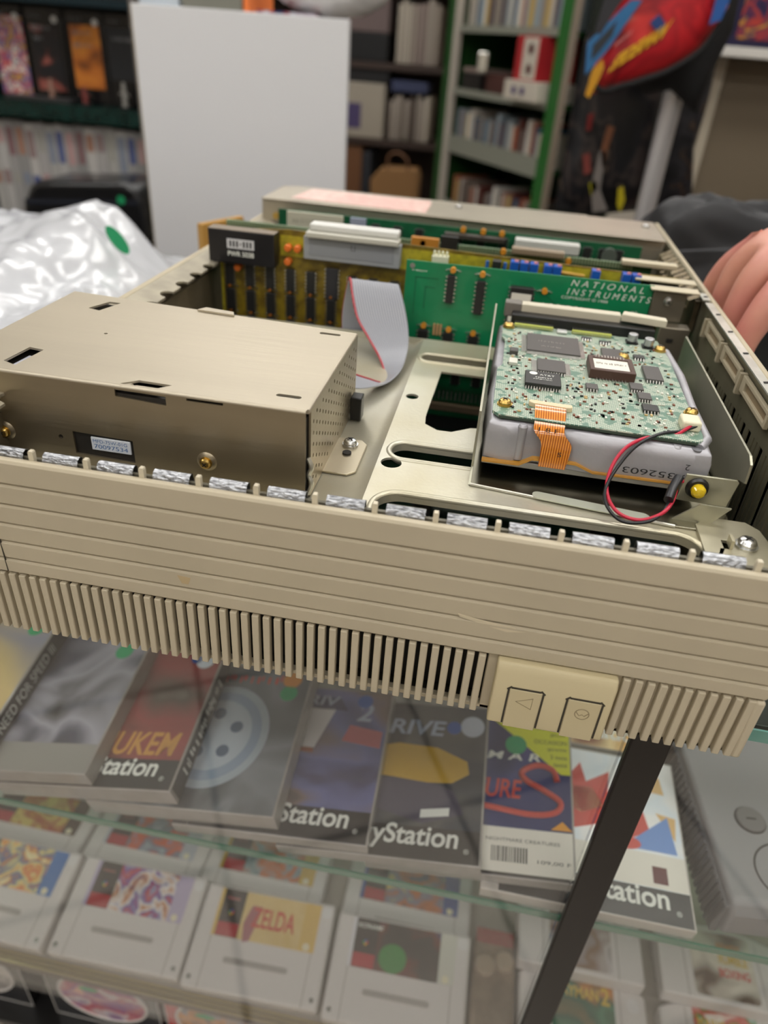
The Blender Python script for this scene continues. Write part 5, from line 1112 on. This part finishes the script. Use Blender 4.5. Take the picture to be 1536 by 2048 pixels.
# ---------------------------------------------------------------- things behind, between panel and bookcase
bs = thing('wall_shelving', 'dark wooden shelving holding boxes in the far background, left of the green bookcase', 'shelving', (-.6, 3.1, -1.25))
wood = mat('dark_wood', '#3b2c25', .6)
M().box(-1.3, -.10, 3.22, 3.25, -1.25, .60).out('back_panel', wood, bs, smooth=0)
for z in (-.640, -.300, -.060, .200): M().box(-1.3, -.12, 2.92, 3.22, z - .02, z).out('shelf', wood, bs)
def bgb(name, x0, x1, z0, z1, col, lab, cat='box', y0=2.93, y1=3.10, **kw):
    r = M().box(x0, x1, y0, y1, z0 + .0005, z1).out(name, mat('bg_' + col, col, .6), label=lab, category=cat, bevel=.003, **kw); return r
bgb('cardboard_box', -.660, -.575, -.640, -.330, '#6b4527', 'tall brown cardboard box beside the white panel edge')
bgb('cardboard_box', -.575 + .002, -.540, -.640, -.345, '#23252b', 'dark narrow box between the cardboard boxes')
kb = thing('paper_bag', 'kraft paper carrier bag standing between the panel and the green bookcase', 'bag', (-.42, 2.86, -.64))
M().prism([(-.500, -.640), (-.345, -.640), (-.340, -.400), (-.352, -.375), (-.480, -.380), (-.515, -.420)], XZ(2.80), .10).out('bag_body', mat('kraft_paper', '#8a643a', .7), kb, bevel=.004)
M().tube(spline([(-.455, 2.80, -.38), (-.450, 2.80, -.335), (-.415, 2.80, -.325), (-.385, 2.80, -.345), (-.380, 2.80, -.38)]), .004, 6).out('bag_handle', mat('kraft_handle', '#6d4a30', .7), kb)
M().box(-1.3, -.12, 2.78, 2.915, -.700, -.6405).out('low_ledge', wood, label='dark ledge under the kraft paper bag', category='shelf')
M().box(-1.3, -.12, 2.80, 2.90, -1.249, -.7005).out('low_cabinet', wood, label='dark low cabinet under the ledge in the background', category='cabinet')
pl_ = thing('leafy_plant', 'small green leafy plant peeking over the kraft paper bag', 'plant', (-.425, 2.98, -.30))
k = M(); random.seed(4)
for i in range(26):
    a = random.random() * 6.28; e = random.random() * .9; L2 = .05; o = Vector((-.425, 2.95, -.298)); d = Vector((math.cos(a) * math.cos(e), math.sin(a) * math.cos(e) * .6, math.sin(e))) * L2; s_ = Vector((-d.y, d.x, 0)).normalized() * .010
    k.add([o, o + d * .5 + s_, o + d, o + d * .5 - s_], [(0, 1, 2, 3)])
k.out('leaves', mat('leaf_green', '#3a6a1c', .5), pl_, smooth=0)
wc = thing('white_console_box', 'white console box with a violet picture, right of the top of the white panel', 'box', (-.55, 2.98, -.30))
M().box(-.660, -.500, 2.925, 3.06, -.2995, -.125).out('carton', mat('offwhite_carton', '#a09789', .5), wc, bevel=.003)
M().box(-.640, -.585, 2.9235, 2.925, -.270, -.190).out('picture', mat('violet_picture', '#4a3f66', .5), wc, smooth=0)
random.seed(31); x = -.488; i = 0
while x < -.345:
    w = random.uniform(.010, .018); bgb('magazine', x, x + w, -.300, -.300 + random.uniform(.125, .150), random.choice(['#a0958a', '#8f857b', '#b0a698', '#5c5048']), 'pale magazine standing on the background shelf right of the white console box', 'magazine', group='magazines on the lower background shelf'); x += w + .001; i += 1
x = -.470
while x < -.335:
    w = random.uniform(.012, .022); bgb('magazine', x, x + w, -.060, -.060 + random.uniform(.170, .190), random.choice(['#a0958a', '#978b80', '#8f7f78', '#b0a698']), 'tall pale magazine standing on the upper background shelf', 'magazine', group='magazines on the upper background shelf'); x += w + .001
bgb('black_monitor', -.660, -.500, -.0600, .0250, '#0c0c0e', 'black boxy device on the upper background shelf beside the panel', 'device')
bgb('black_case', -.660, -.490, -.1240, -.0810, '#131214', 'black flat case on the white console box', 'case')
bgb('blue_box', -.480, -.350, -.1450, -.1100, '#343b5a', 'dark blue box lying on the pale magazines', 'box') 
bgb('mauve_box', -.665, -.500, .0255, .190, '#6a5a58', 'mauve box above the black device in the background', 'box')

# ---------------------------------------------------------------- hanging bags, chrome pole, grey-brown cupboard at the right
hk = thing('drawstring_bag', 'hanging red and blue children\'s bag with yellow lettering, at the top right', 'bag', (.16, 1.22, -.05))
bagart = art('art_red_blue', ['#b81c26', '#c9252c', '#a81a24', '#c4202a', '#8a1420', '#d0322f', '#d8a08a'], 13, seed=80)
out_ = [atY(*p, 1.2) for p in ((1170, 190), (1183, 170), (1200, 95), (1222, 20), (1236, -60), (1250, -160), (1470, -160), (1462, 10), (1440, 48), (1402, 100), (1340, 140), (1285, 160), (1225, 178), (1205, 182), (1182, 192))]
def pillow(P, y, th, name, m_, parent, n=5):
    cx = sum(p.x for p in P) / len(P); cz_ = sum(p.z for p in P) / len(P); m = M(); L_ = len(P); vs = []
    for q in range(n + 1):
        s_ = 1 - q / n * .999; d = th * math.sin(math.acos(s_) if s_ < 1 else 0)
        vs += [(cx + (p.x - cx) * s_, y - d, cz_ + (p.z - cz_) * s_) for p in P]
    fs = [(q * L_ + i, q * L_ + (i + 1) % L_, (q + 1) * L_ + (i + 1) % L_, (q + 1) * L_ + i) for q in range(n) for i in range(L_)]
    k = len(vs); vs += [(cx + (p.x - cx) * .999, y + th * .7, cz_ + (p.z - cz_) * .999) for p in P]
    fs += [(i, (i + 1) % L_, k + (i + 1) % L_, k + i) for i in range(L_)] + [tuple(range(k, k + L_))]
    return m.add(vs, fs).out(name, m_, parent, smooth=60)
pillow(out_, 1.215, .020, 'bag_fabric', bagart, hk)
def strip(P, y, col, name='printed_patch', d=.0015, parent=None, nm=None):
    return M().prism([(p.x, p.z) for p in [atY(*q, y) for q in P]], XZ(y), d).out(name, mat(nm or 'patch_' + col, col, .4), parent, smooth=0)
strip([(1170, 150), (1175, 85), (1262, 0), (1285, 0), (1215, 100), (1180, 140)], 1.1935, '#2c6a9c', parent=hk)
strip([(1182, 120), (1186, 90), (1235, 40), (1225, 70), (1195, 108)], 1.1925, '#2a3038', parent=hk)
strip([(1190, 60), (1215, -20), (1260, -20), (1235, 15), (1200, 70)], 1.1930, '#2a2a30', parent=hk)
strip([(1170, 190), (1185, 140), (1205, 118), (1208, 135), (1195, 165), (1178, 197)], 1.1925, '#c88f1e', parent=hk)
o_ = atY(1213, 148, 1.190); e_ = atY(1322, 78, 1.190)
text('SPIDERMAN', (e_ - o_).length, o_, (e_ - o_), (.45, 0, 1), mat('yellow_letters', '#d9a51f', .4), hk, height=.026, bold=.05)
o_ = atY(1225, 98, 1.190); e_ = atY(1262, 68, 1.190); text('MARVEL', (e_ - o_).length, o_, e_ - o_, (.45, 0, 1), mat('pale_red_letters', '#e09a95', .5), hk, height=.008)
strip([(1300, 45), (1318, 28), (1330, 45), (1325, 70), (1312, 62)], 1.1925, '#1d3f78', parent=hk)
strip([(1418, 50), (1432, 0), (1450, -30), (1460, 0), (1442, 40)], 1.1930, '#2258a0', parent=hk)
M().tube(spline([out_[0], out_[1], out_[13], out_[12], out_[11], out_[10], out_[9], out_[8]]), .004, 8).out('bag_piping', mat('black_cloth', '#0d0d0e', .8), hk)
bp_ = thing('black_bag', 'black bag hanging behind the red children\'s bag', 'bag', (.2, 1.27, -.1))
blkc = mat('black_fabric', '#0f0f10', .75, bump=.3, bscale=80)
pillow([atY(*p, 1.26) for p in ((1290, 190), (1270, 160), (1330, -150), (1510, -150), (1470, 60), (1425, 150), (1395, 230), (1380, 215), (1345, 180))], 1.27, .016, 'bag_fabric', blkc, bp_)
co = thing('hanging_clothes', 'dark hanging clothes with small coloured prints under the red children\'s bag', 'clothes', (.14, 1.33, -.1))
clo = art('art_dark_prints', ['#0d0d0f', '#111114', '#15161a', '#17171b', '#3a3230', '#121216', '#0f0f12', '#6a5a4e'], 24, seed=90, stretch=(1, 1, .6))
pillow([atY(*p, 1.30) for p in ((1110, 430), (1130, 330), (1155, 180), (1180, 60), (1330, 100), (1345, 180), (1320, 300), (1300, 430), (1200, 440))], 1.350, .02, 'garment', clo, co)
pillow([atY(*p, 1.42) for p in ((1300, 430), (1330, 250), (1350, 90), (1450, 60), (1420, 200), (1390, 300), (1385, 430))], 1.43, .010, 'garment', art('art_dark_prints_two', ['#0d0d0f', '#131317', '#16161a', '#2c2a2e', '#101013', '#4a3a30'], 30, seed=93), co)
for P, col in ((((1182, 370), (1200, 300), (1212, 305), (1200, 380), (1215, 420), (1185, 425)), '#7c7570'), (((1215, 250), (1230, 255), (1215, 300), (1205, 340), (1202, 300)), '#7a4d33'), (((1178, 368), (1190, 360), (1196, 375), (1182, 392)), '#a39a22'), (((1236, 378), (1246, 372), (1250, 400), (1240, 425), (1234, 410)), '#b8a81c'), (((1176, 230), (1188, 225), (1182, 260), (1172, 262)), '#7a1f1f'), (((1165, 310), (1180, 305), (1182, 345), (1168, 350)), '#7d3a33')):
    strip(P, 1.326, col, parent=co)
M().tube([(0.2161, 1.30, CEIL - .001), (0.2161, 1.30, -1.249)], .0150, 24).out('chrome_pole', mat('chrome_pole', '#d6d3d3', .3, .5), label='upright chrome pole among the hanging clothes', category='pole')
ct = thing('cupboard', 'large grey-brown cupboard side with a pale edge, right background', 'cupboard', (.75, 1.9, -1.25))
M().box(.335, 1.35, 1.560, 1.9, -1.25, .0180).out('panel', mat('taupe_panel', '#6f6350', .6), ct, smooth=0)
M().box(.318, .335, 1.556, 1.9, -1.25, .0180).out('edge_strip', mat('pale_edge', '#b3a996', .6), ct, smooth=0)
M().box(.285, 1.35, 1.500, 1.9, .0185, .0330).out('top_board', mat('white_board', '#d5d2cb', .5), ct, bevel=.001)
gx = thing('boxed_toy', 'dark violet box with red picture on the white shelf, top right', 'toy box', (.40, 1.6, .033))
M().box(.300, .520, 1.530, 1.70, .0335, .220).out('carton', mat('violet_carton', '#19163a', .35), gx, bevel=.002)
M().box(.330, .500, 1.5285, 1.530, .045, .105).out('picture', art('art_violet_red', ['#1a1740', '#3a1f4a', '#b03a2a', '#1c1a4a', '#c9862a', '#1a1740'], 35, seed=95), gx, smooth=0)

# ---------------------------------------------------------------- the person at the right
skin = mat('skin', '#d0937f', .45, var=.22, vscale=25, vcol='#c77f74'); skin.node_tree.nodes['Principled BSDF'].inputs['Subsurface Weight'].default_value = .12; skin.node_tree.nodes['Principled BSDF'].inputs['Subsurface Radius'].default_value = (.01, .004, .002)
jk = mat('black_jacket', '#1b1b1e', .55, bump=.35, bscale=30)
pr = thing('person', 'person in black jacket behind the counter, one hand on the computer', 'person', (.65, 1.15, -1.25))
def skinmesh(name, verts, edges, rad, m_, parent, sub=2, root=0):
    w = origin(parent); me = bpy.data.meshes.new(name); me.from_pydata([tuple(Vector(v) + Vector((0, 0, EYE)) - w) for v in verts], edges, [])
    o = bpy.data.objects.new(name, me); COL.objects.link(o); o.parent = parent; me.materials.append(m_)
    s_ = o.modifiers.new('skin', 'SKIN'); s_.use_smooth_shade = True
    for i, r_ in enumerate(rad):
        d = me.skin_vertices[0].data[i]; d.radius = r_ if isinstance(r_, tuple) else (r_, r_); d.use_root = (i == root)
    sb = o.modifiers.new('sub', 'SUBSURF'); sb.levels = sub; sb.render_levels = sub; return o
Vv, Ee, Rr = [], [], []
def node(p, r, par_=None):
    Vv.append(p); Rr.append(r); i = len(Vv) - 1
    if par_ is not None: Ee.append((par_, i))
    return i
# torso, neck, head, legs, both arms: one body
pel = node((0.680, 1.180, -.36), .125); sp1 = node((0.640, 1.160, -.20), .125, pel); sp2 = node((0.620, 1.130, -.04), .130, sp1); nk = node((0.620, 1.090, .09), .058, sp2); h0 = node((0.620, 1.060, .17), .075, nk); h1_ = node((0.620, 1.040, .26), .085, h0); node((0.620, 1.050, .33), .060, h1_)
for sx in (-1, 1):
    hp = node((.68 + sx * .10, 1.18, -.44), .095, pel); kn = node((.68 + sx * .11, 1.16, -.82), .060, hp); an = node((.68 + sx * .11, 1.18, -1.19), .040, kn); node((.68 + sx * .12, 1.06, -1.22), .035, an)
s1 = node((.52, .95, .02), .060, sp2); e1 = node((.40, .69, -.115), .048, s1); f1 = node((.305, .635, -.110), .040, e1); w1 = node((.245, 0.5550, -.088), (.026, .022), f1)
s2 = node((.80, 1.11, -.02), .060, sp2); e2 = node((.88, 1.08, -.26), .048, s2); w2 = node((.80, 1.00, -.36), .028, e2); node((.77, 0.9400, -.37), .022, w2)
pk_ = node((.215, 0.5260, -.088), (.027, .018), w1); pm = node((.188, 0.4940, -.092), (.030, .016), pk_)
def finger(base, pts, rs):
    b_ = node(base, rs[0], pm)
    for p_, r_ in zip(pts, rs[1:]): b_ = node(p_, r_, b_)
finger((.1640, 0.5260, -.099), [(.1530, 0.5320, -.108), (.1475, 0.5360, -.124), (.1465, 0.5380, -.142)], [.0125, .0100, .0088, .0074])
finger((.1600, 0.5020, -.093), [(.1510, 0.5040, -.104), (.1475, 0.5050, -.124), (.1470, 0.5060, -.146)], [.0135, .0108, .0092, .0077])
finger((.1610, 0.4770, -.094), [(.1520, 0.4750, -.105), (.1475, 0.4730, -.126), (.1470, 0.4720, -.148)], [.0132, .0106, .0090, .0076])
finger((.1660, 0.4540, -.101), [(.1560, 0.4490, -.112), (.1490, 0.4460, -.132), (.1480, 0.4450, -.150)], [.0122, .0098, .0084, .0070])
tb = node((.2000, 0.5480, -.100), .0130, pk_); tb = node((.1800, 0.5680, -.110), .0110, tb); node((.1640, 0.5780, -.124), .0088, tb)
skinmesh('body', Vv, Ee, Rr, skin, pr, root=0)
JV, JE, JR = [], [], []
def jn(p, r, q=None):
    JV.append(p); JR.append(r); i = len(JV) - 1
    if q is not None: JE.append((q, i))
    return i
a = jn((.67, 1.17, -.34), .155); b = jn((.63, 1.15, -.18), .160, a); d = jn((.61, 1.12, -.05), .150, b); jn((.62, 1.09, .05), .075, d)
s_ = jn((.52, .95, .01), .085, d); e_ = jn((.40, .69, -.115), .068, s_); f_ = jn((.310, .640, -.112), .054, e_); jn((.272, .580, -.100), .038, f_)
s_ = jn((.80, 1.11, -.03), .085, d); e_ = jn((.88, 1.08, -.26), .070, s_); jn((.81, 1.01, -.35), .045, e_)
jo = skinmesh('jacket', JV, JE, JR, jk, pr)
tr = M(); [tr.tube([(0.68 + s * .10, 1.18, -.40), (0.68 + s * .11, 1.16, -.82), (0.68 + s * .11, 1.18, -1.20)], .1, 16, taper=[1.05, .75, .6]) for s in (-1, 1)]
tr.out('trousers', mat('dark_trousers', '#1d1f27', .8), pr, smooth=60)
k = M(); [k.box(0.68 + s * .11 - .045, 0.68 + s * .11 + .045, 1.00, 1.24, -1.249, -1.19) for s in (-1, 1)]; k.out('shoes', black, pr, bevel=.02, seg=3)
hr = M(); vs = []
for j in range(9):
    for i in range(20): a_ = 2 * math.pi * i / 20; t_ = math.pi * j / 16; vs.append((.62 + .105 * math.cos(a_) * math.cos(t_), 1.055 + .115 * math.sin(a_) * math.cos(t_), .245 + .13 * math.sin(t_)))
hr.add(vs, [(j * 20 + i, j * 20 + (i + 1) % 20, (j + 1) * 20 + (i + 1) % 20, (j + 1) * 20 + i) for j in range(8) for i in range(20)]); hr.out('hair', mat('dark_hair', '#2a1c14', .6), pr, smooth=80)
# folded black jacket lying behind the computer
fj = thing('folded_jacket', 'rumpled black padded jacket heaped behind the right end of the computer', 'jacket', (.27, .82, -.2588))
m = M(); NX, NY = 60, 36; vs = []
for j in range(NY + 1):
    for i in range(NX + 1):
        a_ = 2 * math.pi * i / NX; t_ = j / NY * math.pi / 2; cx, cy = .265, .800
        nse = noise.noise(Vector((math.cos(a_) * 2, math.sin(a_) * 2, t_ * 2.2))) * .014 + abs(noise.noise(Vector((math.cos(a_) * 5, math.sin(a_) * 5, t_ * 6)))) * -.008
        cs = abs(math.cos(t_)) ** .45; r_ = 1 + nse * 6
        px_ = cx + .158 * math.copysign(abs(math.cos(a_)) ** .7, math.cos(a_)) * cs * r_; py_ = cy + .062 * math.copysign(abs(math.sin(a_)) ** .7, math.sin(a_)) * cs * r_
        vs.append((px_, py_, -.2583 + (.1530 + nse * 1.2) * math.sin(t_) ** .8))
m.add(vs, [(j * (NX + 1) + i, j * (NX + 1) + i + 1, (j + 1) * (NX + 1) + i + 1, (j + 1) * (NX + 1) + i) for j in range(NY) for i in range(NX)] + [tuple(range(NX + 1))])
m.out('jacket_cloth', jk, fj, smooth=70)
M().tube(spline([(.14, .742, -.150), (.20, .738, -.140), (.27, .738, -.132), (.34, .740, -.126)]), .0012, 6).out('seam', mat('seam_grey', '#3d3d42', .5), fj)
